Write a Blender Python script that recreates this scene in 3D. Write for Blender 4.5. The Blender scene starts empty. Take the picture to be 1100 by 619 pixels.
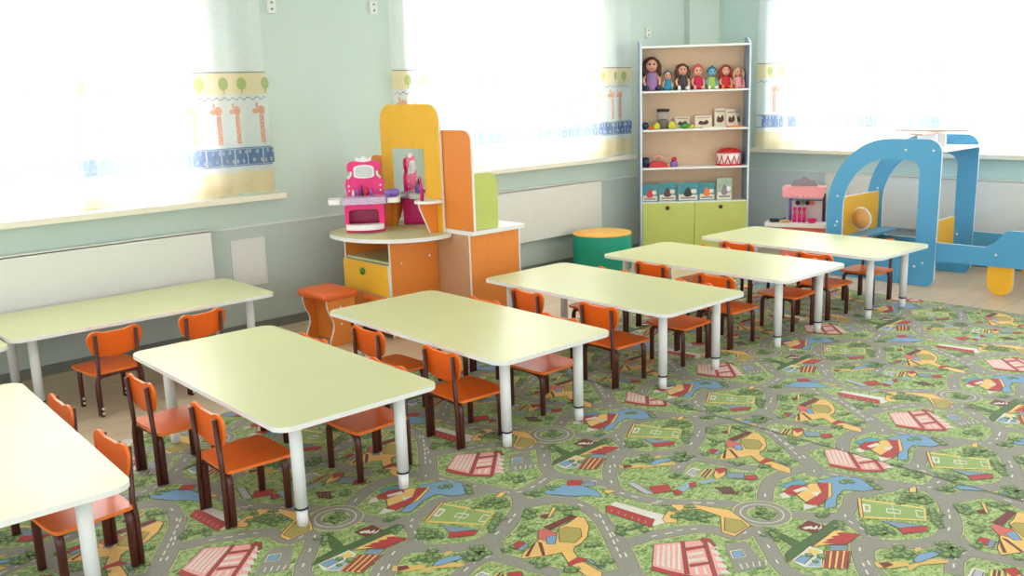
import bpy, math, random
from mathutils import Vector, Matrix
from mathutils.geometry import tessellate_polygon
random.seed(7)
C = bpy.context.scene.collection
PI = math.pi
YA, XB = 5.55, 7.66            # faces of the two walls
ROADS=[[(2.142,2.378),(2.194,2.336),(2.266,2.302),(2.292,2.233),(2.275,2.116),(2.215,1.978),(2.133,1.846),(2.059,1.755),(1.977,1.703)],[(2.185,1.881),(2.246,1.864),(2.302,1.851),(2.392,1.805),(2.457,1.749)],[(2.28,1.851),(2.381,1.803),(2.461,1.749),(2.481,1.642),(2.579,1.654)],[(2.47,2.158),(2.494,2.048),(2.551,1.947),(2.624,1.869)],[(2.485,2.017),(2.586,1.91),(2.677,1.798),(2.67,1.742)],[(2.463,2.152),(2.511,2.234),(2.61,2.333),(2.727,2.412),(2.78,2.427)],[(2.764,2.426),(2.8,2.37),(2.875,2.288),(2.978,2.251),(3.095,2.274),(3.22,2.336)],[(2.22,2.437),(2.291,2.437),(2.406,2.454),(2.457,2.368),(2.492,2.269),(2.503,2.227)],[(2.32,3.191),(2.214,3.036),(2.114,2.896),(2.074,2.807),(2.109,2.659),(2.155,2.551),(2.199,2.445),(2.315,2.442),(2.419,2.472),(2.453,2.468)],[(2.202,2.442),(2.15,2.368),(2.076,2.312),(1.982,2.258),(1.894,2.229),(1.804,2.254),(1.739,2.294),(1.652,2.378),(1.569,2.365),(1.48,2.282)],[(1.665,2.376),(1.728,2.449),(1.771,2.54),(1.875,2.576),(1.954,2.603),(2.061,2.561),(2.123,2.54),(2.155,2.551)],[(1.666,2.625),(1.721,2.58),(1.78,2.544)],[(1.881,2.208),(1.829,2.15),(1.736,2.15),(1.642,2.115)],[(1.814,2.133),(1.838,2.055),(1.859,1.972),(1.888,1.901)],[(2.149,2.342),(2.214,2.315),(2.274,2.28)],[(2.767,1.72),(2.859,1.774),(2.958,1.812),(3.052,1.805),(3.129,1.781),(3.198,1.727)],[(2.416,1.448),(2.5,1.54),(2.575,1.63)],[(2.75,1.611),(2.789,1.539),(2.847,1.479),(2.872,1.422)],[(2.423,1.452),(2.389,1.402),(2.385,1.362)]]
POLYS=[('orange',[(2.156,2.125),(2.214,2.136),(2.225,2.109),(2.188,2.055),(2.129,2.008),(2.081,1.989),(2.048,1.989),(2.022,1.972),(1.994,1.915),(1.984,1.809),(1.939,1.78),(1.931,1.829),(1.951,1.927),(1.987,1.993),(1.935,2.014),(1.865,2.058),(1.899,2.084),(1.97,2.104),(2.023,2.119),(2.052,2.089),(2.11,2.124)]),('olive',[(2.095,2.115),(2.129,2.11),(2.155,2.065),(2.116,2.022),(2.065,2.006),(2.034,2.049)]),('redw',[(2.044,2.163),(2.071,2.152),(2.069,2.095),(2.007,2.066),(2.001,2.119)]),('blue',[(2.025,2.105),(2.063,2.089),(2.012,2.049),(1.994,2.068)]),('maroon',[(2.074,2.166),(2.209,2.159),(2.214,2.136),(2.074,2.132)]),('dred',[(1.949,1.93),(1.998,1.932),(2.016,1.903),(2.002,1.896),(1.969,1.909),(1.938,1.91)]),('steel',[(2.005,1.903),(2.018,1.89),(2.013,1.823),(1.997,1.823)]),('maroon',[(2.131,2.241),(2.157,2.227),(2.129,2.205),(2.117,2.222)]),('orange',[(2.14,2.213),(2.207,2.254),(2.209,2.239),(2.142,2.201)]),('dred',[(1.889,2.148),(1.944,2.153),(1.949,2.126),(1.895,2.114)]),('steel',[(1.895,2.114),(1.949,2.126),(1.943,2.105),(1.902,2.095)]),('maroon',[(1.954,2.098),(1.972,2.103),(1.891,2.053),(1.885,2.06)]),('maroon',[(1.984,2.101),(1.986,2.087),(1.935,2.019),(1.928,2.022)]),('white',[(2.362,2.113),(2.4,2.119),(2.422,1.988),(2.439,1.905),(2.389,1.881),(2.345,1.891)]),('dred',[(2.351,2.122),(2.363,2.109),(2.386,1.923),(2.331,1.894),(2.323,1.989),(2.312,2.085)]),('redw',[(2.342,2.09),(2.345,2.079),(2.328,2.069),(2.326,2.08)]),('redw',[(2.345,2.061),(2.348,2.05),(2.329,2.038),(2.328,2.05)]),('redw',[(2.348,2.031),(2.351,2.021),(2.331,2.008),(2.33,2.02)]),('redw',[(2.351,2.002),(2.354,1.992),(2.333,1.978),(2.332,1.99)]),('redw',[(2.354,1.974),(2.357,1.963),(2.334,1.949),(2.333,1.96)]),('redw',[(2.357,1.945),(2.359,1.935),(2.336,1.92),(2.335,1.931)]),('orange',[(2.391,1.88),(2.409,1.907),(2.523,1.954),(2.58,1.894),(2.63,1.777),(2.606,1.716),(2.578,1.655),(2.475,1.649),(2.468,1.698),(2.566,1.773),(2.561,1.856),(2.511,1.902),(2.461,1.882),(2.42,1.85)]),('olive',[(2.567,1.756),(2.588,1.698),(2.566,1.662),(2.491,1.66),(2.482,1.697)]),('pink',[(2.119,1.718),(2.241,1.81),(2.32,1.754),(2.381,1.713),(2.367,1.657),(2.265,1.531),(2.208,1.537),(2.144,1.612)]),('white',[(2.242,1.795),(2.248,1.791),(2.141,1.707),(2.14,1.718)]),('white',[(2.256,1.784),(2.262,1.78),(2.147,1.691),(2.146,1.702)]),('white',[(2.27,1.774),(2.276,1.77),(2.154,1.674),(2.153,1.685)]),('white',[(2.284,1.763),(2.29,1.76),(2.16,1.658),(2.159,1.669)]),('white',[(2.298,1.753),(2.304,1.749),(2.167,1.642),(2.165,1.652)]),('dred',[(2.124,1.724),(2.136,1.669),(2.162,1.594),(2.211,1.539),(2.195,1.527),(2.131,1.602),(2.103,1.707)]),('dred',[(2.321,1.759),(2.33,1.753),(2.164,1.606),(2.155,1.616)]),('dred',[(2.281,1.725),(2.35,1.685),(2.34,1.675),(2.268,1.712)]),('white',[(2.266,1.691),(2.314,1.665),(2.305,1.653),(2.253,1.679)]),('white',[(2.238,1.666),(2.288,1.635),(2.279,1.624),(2.225,1.654)]),('dred',[(2.214,1.644),(2.273,1.608),(2.264,1.6),(2.203,1.633)]),('white',[(2.208,1.618),(2.217,1.614),(2.185,1.585),(2.179,1.591)]),('white',[(2.231,1.604),(2.238,1.599),(2.203,1.566),(2.196,1.573)]),('dred',[(2.391,1.725),(2.393,1.711),(2.211,1.534),(2.203,1.543)]),('white',[(2.374,1.693),(2.381,1.67),(2.361,1.637),(2.358,1.662)]),('white',[(2.342,1.657),(2.351,1.634),(2.334,1.605),(2.326,1.629)]),('white',[(2.311,1.622),(2.322,1.6),(2.308,1.574),(2.295,1.598)]),('white',[(2.28,1.588),(2.293,1.567),(2.282,1.544),(2.264,1.567)]),('white',[(2.251,1.555),(2.266,1.535),(2.257,1.515),(2.235,1.538)]),('dred',[(2.371,1.717),(2.403,1.701),(2.376,1.656),(2.364,1.655),(2.385,1.692),(2.363,1.704)]),('road',[(2.399,1.64),(2.47,1.604),(2.375,1.461),(2.274,1.512)]),('white',[(2.376,1.603),(2.414,1.582),(2.383,1.544),(2.342,1.567)]),('blue',[(2.376,1.595),(2.407,1.579),(2.383,1.55),(2.348,1.567)]),('white',[(2.328,1.534),(2.331,1.532),(2.311,1.507),(2.307,1.509)]),('white',[(2.346,1.522),(2.35,1.521),(2.328,1.497),(2.324,1.499)]),('white',[(2.365,1.51),(2.369,1.509),(2.345,1.487),(2.341,1.488)]),('white',[(2.383,1.499),(2.387,1.497),(2.362,1.476),(2.358,1.478)]),('white',[(2.402,1.487),(2.406,1.485),(2.38,1.466),(2.376,1.467)]),('blue',[(2.276,2.372),(2.323,2.382),(2.382,2.355),(2.416,2.304),(2.426,2.243),(2.396,2.18),(2.37,2.227),(2.33,2.258),(2.293,2.317),(2.268,2.352)]),('dred',[(2.412,2.379),(2.454,2.34),(2.419,2.31),(2.378,2.344)]),('steel',[(2.442,2.322),(2.479,2.298),(2.451,2.267),(2.417,2.294)]),('orange',[(2.442,2.218),(2.467,2.2),(2.469,2.174),(2.428,2.188)]),('dkgreen',[(2.594,1.608),(2.6,1.564),(2.589,1.469),(2.81,1.471),(2.824,1.442),(2.787,1.435),(2.619,1.434),(2.504,1.432),(2.439,1.431),(2.476,1.46),(2.545,1.472),(2.572,1.546)]),('orange',[(2.584,1.426),(2.74,1.433),(2.773,1.356),(2.676,1.357),(2.64,1.394)]),('dred',[(2.633,1.416),(2.741,1.413),(2.773,1.356),(2.674,1.355)]),('yellow',[(2.614,1.425),(2.652,1.427),(2.661,1.409)]),('yellow',[(2.65,1.424),(2.688,1.426),(2.691,1.406)]),('yellow',[(2.685,1.423),(2.725,1.425),(2.722,1.403)]),('yellow',[(2.722,1.422),(2.761,1.424),(2.753,1.401)]),('steel',[(2.635,1.391),(2.675,1.349),(2.641,1.332),(2.604,1.371)]),('orange',[(2.587,1.383),(2.65,1.323),(2.531,1.273),(2.485,1.336)]),('dred',[(2.591,1.378),(2.599,1.371),(2.494,1.32),(2.489,1.329)]),('dred',[(2.606,1.363),(2.613,1.356),(2.506,1.306),(2.503,1.314)]),('dred',[(2.621,1.348),(2.628,1.341),(2.519,1.291),(2.516,1.3)]),('dred',[(2.635,1.333),(2.643,1.325),(2.532,1.276),(2.53,1.286)]),('white',[(2.459,1.424),(2.585,1.434),(2.587,1.388),(2.485,1.336),(2.45,1.375)]),('blue',[(2.465,1.418),(2.512,1.42),(2.534,1.392),(2.468,1.385)]),('yellow',[(2.545,1.423),(2.576,1.425),(2.577,1.39),(2.547,1.387)]),('lblue',[(2.494,1.375),(2.567,1.384),(2.488,1.341),(2.46,1.374)]),('maroon',[(2.668,1.531),(2.745,1.533),(2.748,1.463),(2.678,1.468)]),('white',[(2.68,1.519),(2.702,1.515),(2.699,1.498),(2.681,1.503)]),('white',[(2.703,1.512),(2.717,1.505),(2.708,1.489),(2.691,1.492)]),('white',[(2.698,1.489),(2.733,1.494),(2.718,1.479),(2.701,1.482)]),('white',[(2.707,1.474),(2.748,1.484),(2.727,1.47),(2.711,1.471)]),('blue',[(3.062,1.686),(3.16,1.644),(3.197,1.575),(3.145,1.488),(3.096,1.509),(3.062,1.569),(2.996,1.559),(2.908,1.517),(2.872,1.543),(2.954,1.581),(3.052,1.614)]),('teal',[(2.931,1.761),(3.035,1.739),(3.022,1.693),(2.926,1.712)]),('orange',[(2.915,1.69),(3.026,1.688),(3.089,1.634),(2.983,1.573),(2.865,1.567),(2.874,1.622)]),('dred',[(2.875,1.72),(2.966,1.728),(3.003,1.694),(2.986,1.672),(2.898,1.673)]),('white',[(2.926,1.701),(2.987,1.688),(2.981,1.666),(2.919,1.681)]),('dred',[(3.045,1.669),(3.076,1.641),(2.958,1.577),(2.876,1.566),(2.861,1.613),(2.986,1.614)]),('white',[(2.957,1.645),(2.985,1.62),(2.942,1.611)]),('white',[(2.866,1.719),(2.89,1.716),(2.87,1.674),(2.838,1.692)]),('white',[(2.852,1.613),(2.869,1.566),(2.808,1.585)]),('yellow',[(3.031,1.489),(3.117,1.289),(3.02,1.241),(2.89,1.408)]),('field',[(3.022,1.478),(3.103,1.289),(3.025,1.251),(2.906,1.41)]),('white',[(3.058,1.383),(2.968,1.33),(2.971,1.329),(3.062,1.382)]),('white',[(3.016,1.381),(3.035,1.341),(3.042,1.344),(3.023,1.384)]),('white',[(2.987,1.367),(3.008,1.328),(3.015,1.331),(2.994,1.37)]),('white',[(3.018,1.384),(2.989,1.37),(2.991,1.367),(3.021,1.381)]),('white',[(3.037,1.344),(3.01,1.331),(3.012,1.329),(3.039,1.341)]),('white',[(2.994,1.474),(3.006,1.436),(2.951,1.409),(2.937,1.436)]),('field',[(2.988,1.45),(2.993,1.436),(2.96,1.421),(2.955,1.43)]),('white',[(3.072,1.305),(3.026,1.277),(3.03,1.275),(3.076,1.304)]),('white',[(3.071,1.303),(3.08,1.282),(3.087,1.284),(3.078,1.306)]),('white',[(3.025,1.275),(3.038,1.257),(3.045,1.26),(3.031,1.277)]),('orange',[(3.028,1.498),(3.04,1.491),(2.896,1.407),(2.89,1.417)]),('steel',[(2.915,1.354),(2.952,1.293),(2.982,1.232),(2.905,1.283)]),('dred',[(2.902,1.287),(2.984,1.224),(2.946,1.207),(2.874,1.256)]),('orange',[(3.24,1.403),(3.265,1.388),(3.22,1.367),(3.202,1.386)]),('tan',[(2.68,1.151),(2.774,1.119),(2.801,1.074),(2.78,1.071),(2.712,1.126),(2.652,1.132)]),('blue',[(2.734,1.157),(2.784,1.158),(2.802,1.143),(2.856,1.132),(2.833,1.108),(2.783,1.117),(2.726,1.132),(2.717,1.145)]),('tan',[(2.628,1.236),(2.707,1.163),(2.684,1.147),(2.63,1.179),(2.604,1.213)]),('maroon',[(2.635,1.222),(2.659,1.204),(2.655,1.185),(2.617,1.196)]),('tan',[(2.807,1.186),(2.827,1.174),(2.798,1.161),(2.784,1.172)]),('lil',[(2.551,2.192),(2.579,2.176),(2.55,2.056),(2.523,2.081)]),('dred',[(2.588,2.113),(2.652,2.072),(2.615,2.026),(2.55,2.056)]),('dred',[(2.62,2.028),(2.65,2.009),(2.621,1.981),(2.593,1.994)]),('lblue',[(2.644,2.028),(2.726,2.025),(2.716,1.999),(2.634,1.988)]),('dred',[(2.713,2.02),(2.744,2.013),(2.712,1.983),(2.688,1.995)]),('white',[(2.782,2.091),(2.845,2.1),(2.85,2.066),(2.77,2.04)]),('lil',[(2.789,2.082),(2.835,2.09),(2.837,2.065),(2.782,2.052)]),('yellow',[(2.794,2.034),(2.871,2.057),(2.885,2.025),(2.799,1.996)]),('maroon',[(2.796,2.02),(2.874,2.043),(2.878,2.05),(2.8,2.027)]),('maroon',[(2.797,2.006),(2.877,2.031),(2.881,2.038),(2.8,2.013)]),('orange',[(2.838,1.995),(2.908,2.032),(2.921,1.99),(2.868,1.963),(2.817,1.963)]),('dred',[(2.895,2.032),(2.932,2.007),(2.909,1.982),(2.868,1.99)]),('steel',[(2.899,1.977),(2.94,1.922),(2.895,1.893),(2.853,1.939)]),('dred',[(2.92,1.908),(2.954,1.877),(2.922,1.851),(2.886,1.881)]),('lblue',[(2.743,2.001),(2.809,1.985),(2.801,1.961),(2.744,1.974)]),('maroon',[(2.753,1.92),(2.73,1.868),(2.738,1.871),(2.762,1.923)]),('maroon',[(2.761,1.906),(2.738,1.855),(2.746,1.858),(2.77,1.909)]),('maroon',[(2.769,1.892),(2.746,1.841),(2.755,1.844),(2.778,1.895)]),('maroon',[(2.777,1.879),(2.754,1.828),(2.763,1.831),(2.786,1.881)]),('maroon',[(2.741,1.918),(2.788,1.881),(2.797,1.887),(2.749,1.925)]),('maroon',[(2.725,1.872),(2.774,1.832),(2.783,1.838),(2.733,1.878)])]
BUSH=[(1.941,1.877),(2.037,1.839),(2.118,2.281),(2.277,1.95),(2.286,1.916),(2.479,1.942),(2.882,2.427),(2.9,2.209),(2.216,2.217),(2.249,2.392),(2.233,2.2),(2.112,1.957),(1.886,1.995),(2.283,2.537),(2.309,2.525),(2.094,2.6),(2.11,2.411),(2.027,2.443),(1.763,2.437),(1.769,2.406),(1.775,2.195),(1.796,2.174),(1.949,2.292),(1.995,2.319),(1.681,2.292),(2.888,2.216),(2.918,2.199),(3.222,2.28),(3.363,2.402),(2.474,1.871),(2.506,1.861),(2.508,1.836),(2.82,1.816),(2.844,1.329),(2.848,1.306),(2.823,1.331),(3.165,1.359),(3.149,1.332),(2.716,1.229),(3.142,1.59),(2.826,1.524),(2.592,1.572),(2.785,1.428),(3.163,1.361),(3.101,1.256),(3.065,1.234),(2.886,1.121),(2.862,1.094),(3.197,1.196),(3.412,1.303),(2.757,1.204),(2.957,1.065),(2.493,1.865),(2.519,1.837),(2.521,1.804),(2.541,1.877),(3.351,1.961),(2.735,2.086),(3.121,2.21),(2.562,1.558),(2.523,1.387)]
ROUND=(2.685, 1.679)

# ------------------------------------------------------------------ materials
def lin(c):
    return tuple((v/255/12.92 if v/255 <= .04045 else ((v/255+.055)/1.055)**2.4) for v in c)
MATS = {}
def mat(name, rgb, rough=.5, var=.04, scale=12, spec=.5, metal=0, bump=0, coat=0):
    if name in MATS: return MATS[name]
    m = bpy.data.materials.new(name); m.use_nodes = True
    nt = m.node_tree; n = nt.nodes; l = nt.links
    b = n['Principled BSDF']
    tc = n.new('ShaderNodeTexCoord'); nz = n.new('ShaderNodeTexNoise'); nz.inputs['Scale'].default_value = scale
    nz.inputs['Detail'].default_value = 4
    l.new(tc.outputs['Object'], nz.inputs['Vector'])
    cr = n.new('ShaderNodeValToRGB')
    c = lin(rgb)
    cr.color_ramp.elements[0].position = .3; cr.color_ramp.elements[1].position = .7
    cr.color_ramp.elements[0].color = tuple(max(0, v*(1-var)) for v in c)+(1,)
    cr.color_ramp.elements[1].color = tuple(min(1, v*(1+var)) for v in c)+(1,)
    l.new(nz.outputs['Fac'], cr.inputs['Fac']); l.new(cr.outputs['Color'], b.inputs['Base Color'])
    b.inputs['Roughness'].default_value = rough; b.inputs['Metallic'].default_value = metal
    b.inputs['Specular IOR Level'].default_value = spec
    if coat: b.inputs['Coat Weight'].default_value = coat
    if bump:
        bp = n.new('ShaderNodeBump'); bp.inputs['Strength'].default_value = bump; bp.inputs['Distance'].default_value = .002
        nb = n.new('ShaderNodeTexNoise'); nb.inputs['Scale'].default_value = scale*20
        l.new(tc.outputs['Object'], nb.inputs['Vector']); l.new(nb.outputs['Fac'], bp.inputs['Height']); l.new(bp.outputs['Normal'], b.inputs['Normal'])
    MATS[name] = m
    return m
def wood_mat(name, rgb, rough=.45, amt=.12, stretch=(6, 6, .6)):
    m = bpy.data.materials.new(name); m.use_nodes = True
    nt = m.node_tree; n = nt.nodes; l = nt.links; b = n['Principled BSDF']
    tc = n.new('ShaderNodeTexCoord'); mp = n.new('ShaderNodeMapping'); mp.inputs['Scale'].default_value = stretch
    nz = n.new('ShaderNodeTexNoise'); nz.inputs['Scale'].default_value = 8; nz.inputs['Detail'].default_value = 6
    l.new(tc.outputs['Object'], mp.inputs['Vector']); l.new(mp.outputs['Vector'], nz.inputs['Vector'])
    cr = n.new('ShaderNodeValToRGB'); c = lin(rgb)
    cr.color_ramp.elements[0].position = .3; cr.color_ramp.elements[1].position = .7
    cr.color_ramp.elements[0].color = tuple(v*(1-amt) for v in c)+(1,)
    cr.color_ramp.elements[1].color = tuple(min(1, v*(1+amt)) for v in c)+(1,)
    l.new(nz.outputs['Fac'], cr.inputs['Fac']); l.new(cr.outputs['Color'], b.inputs['Base Color'])
    b.inputs['Roughness'].default_value = rough
    MATS[name] = m
    return m
M = dict(
 laminate=mat('pale_green_laminate', (210, 215, 164), .33, .02, 3, .38),
 edge=mat('white_edge_band', (238, 240, 236), .4, .01),
 whitemetal=mat('white_painted_metal', (232, 236, 236), .35, .01),
 rubber=mat('black_rubber', (35, 35, 38), .6),
 chair=mat('orange_plywood', (240, 104, 22), .33, .06, 9),
 chairedge=mat('orange_plywood_edge', (243, 124, 46), .4, .05, 9),
 brown=mat('brown_enamel', (82, 40, 34), .35, .05),
 screw=mat('white_plastic_cap', (240, 240, 236), .4, .01),
 orange=wood_mat('orange_chipboard', (236, 140, 56), .45, .02),
 yellow=mat('yellow_chipboard', (243, 186, 50), .42, .03),
 lime=mat('lime_chipboard', (196, 208, 110), .45, .03),
 seatpad=mat('orange_vinyl', (233, 105, 38), .4, .03, 8, bump=.1),
 blue=mat('blue_chipboard', (84, 164, 210), .42, .02),
 paleblue=mat('pale_blue_edge', (214, 230, 242), .45, .02),
 teal=mat('teal_vinyl', (0, 158, 132), .45, .03, bump=.1),
 padyellow=mat('yellow_vinyl', (246, 190, 92), .45, .03),
 beige=mat('pale_wood_back', (226, 196, 164), .5, .03),
 shelfblue=mat('shelf_side_blue', (134, 158, 186), .5, .02),
 hot=mat('hot_pink_plastic', (235, 18, 120), .28, .03),
 darkpink=mat('dark_pink_plastic', (176, 12, 84), .35, .03),
 white=mat('white_plastic', (243, 243, 243), .35, .01),
 lilac=mat('lilac_glitter_plastic', (206, 182, 214), .3, .16, 90),
 purple=mat('purple_plastic', (136, 104, 190), .35, .03),
 green=mat('green_plastic', (60, 140, 40), .4),
 red=mat('red_plastic', (206, 34, 44), .35, .04),
 coral=mat('coral_plastic', (245, 128, 128), .4, .03),
 pink=mat('light_pink_plastic', (250, 168, 176), .4, .03),
 navy=mat('navy_plastic', (40, 46, 84), .4, .05),
 dark=mat('dark_plastic', (38, 36, 42), .45, .05),
 grey=mat('grey_plastic', (140, 140, 142), .45, .05),
 skin=mat('doll_skin', (236, 178, 150), .45, .03),
 cream=mat('cream_paper', (233, 222, 200), .6, .04),
 limeball=mat('lime_plastic', (214, 214, 60), .35, .04),
 cyan=mat('cyan_cloth', (30, 150, 190), .6, .06),
 panel=mat('radiator_panel_paint', (226, 228, 222), .5, .01),
 sill=mat('window_sill_cream', (240, 236, 216), .4, .02),
 baseboard=mat('grey_baseboard', (120, 126, 118), .5, .03),
 switch=mat('switch_plastic', (222, 226, 220), .4, .01),
)
def glassy():
    m = bpy.data.materials.new('window_glass'); m.use_nodes = True; nt = m.node_tree; n = nt.nodes; l = nt.links
    for x in list(n):
        if x.type != 'OUTPUT_MATERIAL': n.remove(x)
    o = [x for x in n if x.type == 'OUTPUT_MATERIAL'][0]
    t = n.new('ShaderNodeBsdfTransparent'); g = n.new('ShaderNodeBsdfGlossy'); g.inputs['Roughness'].default_value = .03
    mx = n.new('ShaderNodeMixShader'); fr = n.new('ShaderNodeFresnel'); fr.inputs['IOR'].default_value = 1.4
    l.new(fr.outputs[0], mx.inputs[0]); l.new(t.outputs[0], mx.inputs[1]); l.new(g.outputs[0], mx.inputs[2]); l.new(mx.outputs[0], o.inputs['Surface'])
    return m
M['glass'] = glassy()
def mirror():
    m = bpy.data.materials.new('mirror_glass'); m.use_nodes = True; b = m.node_tree.nodes['Principled BSDF']
    b.inputs['Metallic'].default_value = 1; b.inputs['Roughness'].default_value = .03; b.inputs['Base Color'].default_value = (.86, .9, .88, 1)
    return m
M['mirror'] = mirror()
def sheer(name, rgb, alpha, trans=.6):
    m = bpy.data.materials.new(name); m.use_nodes = True; nt = m.node_tree; n = nt.nodes; l = nt.links
    for x in list(n):
        if x.type != 'OUTPUT_MATERIAL': n.remove(x)
    o = [x for x in n if x.type == 'OUTPUT_MATERIAL'][0]
    c = lin(rgb)+(1,)
    d = n.new('ShaderNodeBsdfDiffuse'); d.inputs['Color'].default_value = c
    t = n.new('ShaderNodeBsdfTranslucent'); t.inputs['Color'].default_value = c
    tp = n.new('ShaderNodeBsdfTransparent')
    m1 = n.new('ShaderNodeMixShader'); m1.inputs[0].default_value = trans
    l.new(d.outputs[0], m1.inputs[1]); l.new(t.outputs[0], m1.inputs[2])
    m2 = n.new('ShaderNodeMixShader')
    tc = n.new('ShaderNodeTexCoord'); w = n.new('ShaderNodeTexNoise'); w.inputs['Scale'].default_value = 60
    mr = n.new('ShaderNodeMapRange'); mr.inputs['To Min'].default_value = alpha-.05; mr.inputs['To Max'].default_value = alpha+.05
    l.new(tc.outputs['Object'], w.inputs['Vector']); l.new(w.outputs['Fac'], mr.inputs['Value']); l.new(mr.outputs[0], m2.inputs[0])
    l.new(tp.outputs[0], m2.inputs[1]); l.new(m1.outputs[0], m2.inputs[2]); l.new(m2.outputs[0], o.inputs['Surface'])
    return m
CUR = [sheer('sheer_white', (250, 251, 253), .5), sheer('print_cream', (250, 228, 176), .62), sheer('print_green', (170, 205, 120), .55),
       sheer('print_orange', (235, 140, 80), .6), sheer('print_blue', (66, 112, 176), .7), sheer('print_grey', (140, 140, 152), .7), sheer('print_white', (245, 245, 245), .5)]
# ------------------------------------------------------------------ mesh builder
class MB:
    def __init__(s): s.v = []; s.f = []; s.m = []; s.s = []
    def add(s, vs, fs, mi=0, smooth=False, X=None):
        o = len(s.v)
        s.v += [tuple(X @ Vector(p)) if X is not None else tuple(p) for p in vs]
        for k, f in enumerate(fs):
            s.f.append([i+o for i in f]); s.m.append(mi[k] if isinstance(mi, list) else mi); s.s.append(smooth)
        return s
    def box(s, x0, x1, y0, y1, z0, z1, mi=0, X=None):
        v = [(x, y, z) for z in (z0, z1) for y in (y0, y1) for x in (x0, x1)]
        return s.add(v, [(0, 2, 3, 1), (4, 5, 7, 6), (0, 1, 5, 4), (2, 6, 7, 3), (0, 4, 6, 2), (1, 3, 7, 5)], mi, False, X)
    def plate(s, loops, t, X=None, mi=0, me=1):
        """loops of (x,y): first outer, rest holes; thickness along z from 0 to t"""
        ls = [[Vector((p[0], p[1], 0)) for p in L] for L in loops]
        tri = tessellate_polygon(ls)
        flat = [p for L in ls for p in L]; n = len(flat)
        vs = [(p.x, p.y, 0) for p in flat]+[(p.x, p.y, t) for p in flat]
        fs = []; ms = []
        for a, b, c in tri:
            A, B, D = flat[a], flat[b], flat[c]
            if (B-A).cross(D-A).z < 0: a, c = c, a
            fs.append((c, b, a)); fs.append((a+n, b+n, c+n)); ms += [mi, mi]
        o = 0
        for L in ls:
            k = len(L)
            ar = sum(L[i].x*L[(i+1) % k].y-L[(i+1) % k].x*L[i].y for i in range(k))
            first = (o == 0)
            for i in range(k):
                j = (i+1) % k
                q = (o+i, o+j, o+j+n, o+i+n)
                if (ar > 0) != first: q = q[::-1]
                fs.append(q); ms.append(me)
            o += k
        return s.add(vs, fs, ms, False, X)
    def tube(s, pts, r, mi=0, seg=10, X=None, cap=True, flat=1.0, side=None):
        pts = [Vector(p) for p in pts]; n = len(pts); rs = r if isinstance(r, (list, tuple)) else [r]*n
        vs = []; pn = None
        for i, p in enumerate(pts):
            d = (pts[min(i+1, n-1)]-pts[max(i-1, 0)]).normalized()
            if pn is None:
                a = Vector(side) if side else (Vector((1, 0, 0)) if abs(d.x) < .9 else Vector((0, 1, 0)))
            else: a = pn
            a = (a-d*a.dot(d)).normalized(); pn = a
            b = d.cross(a)
            for k in range(seg):
                t = 2*PI*k/seg
                vs.append(p+a*math.cos(t)*rs[i]+b*math.sin(t)*rs[i]*flat)
        fs = [(i*seg+k, i*seg+(k+1) % seg, (i+1)*seg+(k+1) % seg, (i+1)*seg+k) for i in range(n-1) for k in range(seg)]
        if cap: fs += [tuple(range(seg))[::-1], tuple((n-1)*seg+k for k in range(seg))]
        return s.add(vs, fs, mi, True, X)
    def lathe(s, prof, c=(0, 0, 0), mi=0, seg=24, X=None, ang=2*PI, mids=None):
        vs = []; n = len(prof)
        for r, z in prof:
            for k in range(seg):
                t = ang*k/seg; vs.append((c[0]+r*math.cos(t), c[1]+r*math.sin(t), c[2]+z))
        fs = []; ms = []
        for i in range(n-1):
            for k in range(seg):
                fs.append((i*seg+k, i*seg+(k+1) % seg, (i+1)*seg+(k+1) % seg, (i+1)*seg+k)); ms.append(mids[i] if mids else mi)
        if prof[0][0] > 1e-6: fs.append(tuple(range(seg))[::-1]); ms.append(mids[0] if mids else mi)
        if prof[-1][0] > 1e-6: fs.append(tuple((n-1)*seg+k for k in range(seg))); ms.append(mids[-1] if mids else mi)
        return s.add(vs, fs, ms, True, X)
    def ell(s, c, r, mi=0, X=None, seg=14, rings=9):
        vs = []; fs = []
        for i in range(rings+1):
            p = PI*i/rings
            for k in range(seg):
                t = 2*PI*k/seg; vs.append((c[0]+r[0]*math.sin(p)*math.cos(t), c[1]+r[1]*math.sin(p)*math.sin(t), c[2]-r[2]*math.cos(p)))
        for i in range(rings):
            for k in range(seg): fs.append((i*seg+k, i*seg+(k+1) % seg, (i+1)*seg+(k+1) % seg, (i+1)*seg+k))
        return s.add(vs, fs, mi, True, X)
    def build(s, name, mats, parent=None, loc=None, rotz=0):
        me = bpy.data.meshes.new(name); me.from_pydata(s.v, [], s.f)
        for m in (mats if isinstance(mats, list) else [mats]): me.materials.append(m)
        me.polygons.foreach_set('material_index', s.m); me.polygons.foreach_set('use_smooth', s.s)
        me.validate(); me.update()
        o = bpy.data.objects.new(name, me); C.objects.link(o)
        if parent is not None: o.parent = parent
        if loc: o.location = loc; o.rotation_euler = (0, 0, rotz)
        return o
def tag(o, label, cat, group=None, kind=None):
    o['label'] = label; o['category'] = cat
    if group: o['group'] = group
    if kind: o['kind'] = kind
    return o
def empty(name, label, cat, loc, rotz=0, group=None):
    o = bpy.data.objects.new(name, None); o.empty_display_size = .05; C.objects.link(o)
    o.location = loc; o.rotation_euler = (0, 0, rotz)
    return tag(o, label, cat, group)
def struct(o): o['kind'] = 'structure'; return o
def dup(root, loc, rotz, label):
    r = root.copy(); C.objects.link(r); r.location = loc; r.rotation_euler = (0, 0, rotz); r['label'] = label
    for ch in list(root.children):
        c = ch.copy(); C.objects.link(c); c.parent = r
        for g in list(ch.children):
            d = g.copy(); C.objects.link(d); d.parent = c
    return r
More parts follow.
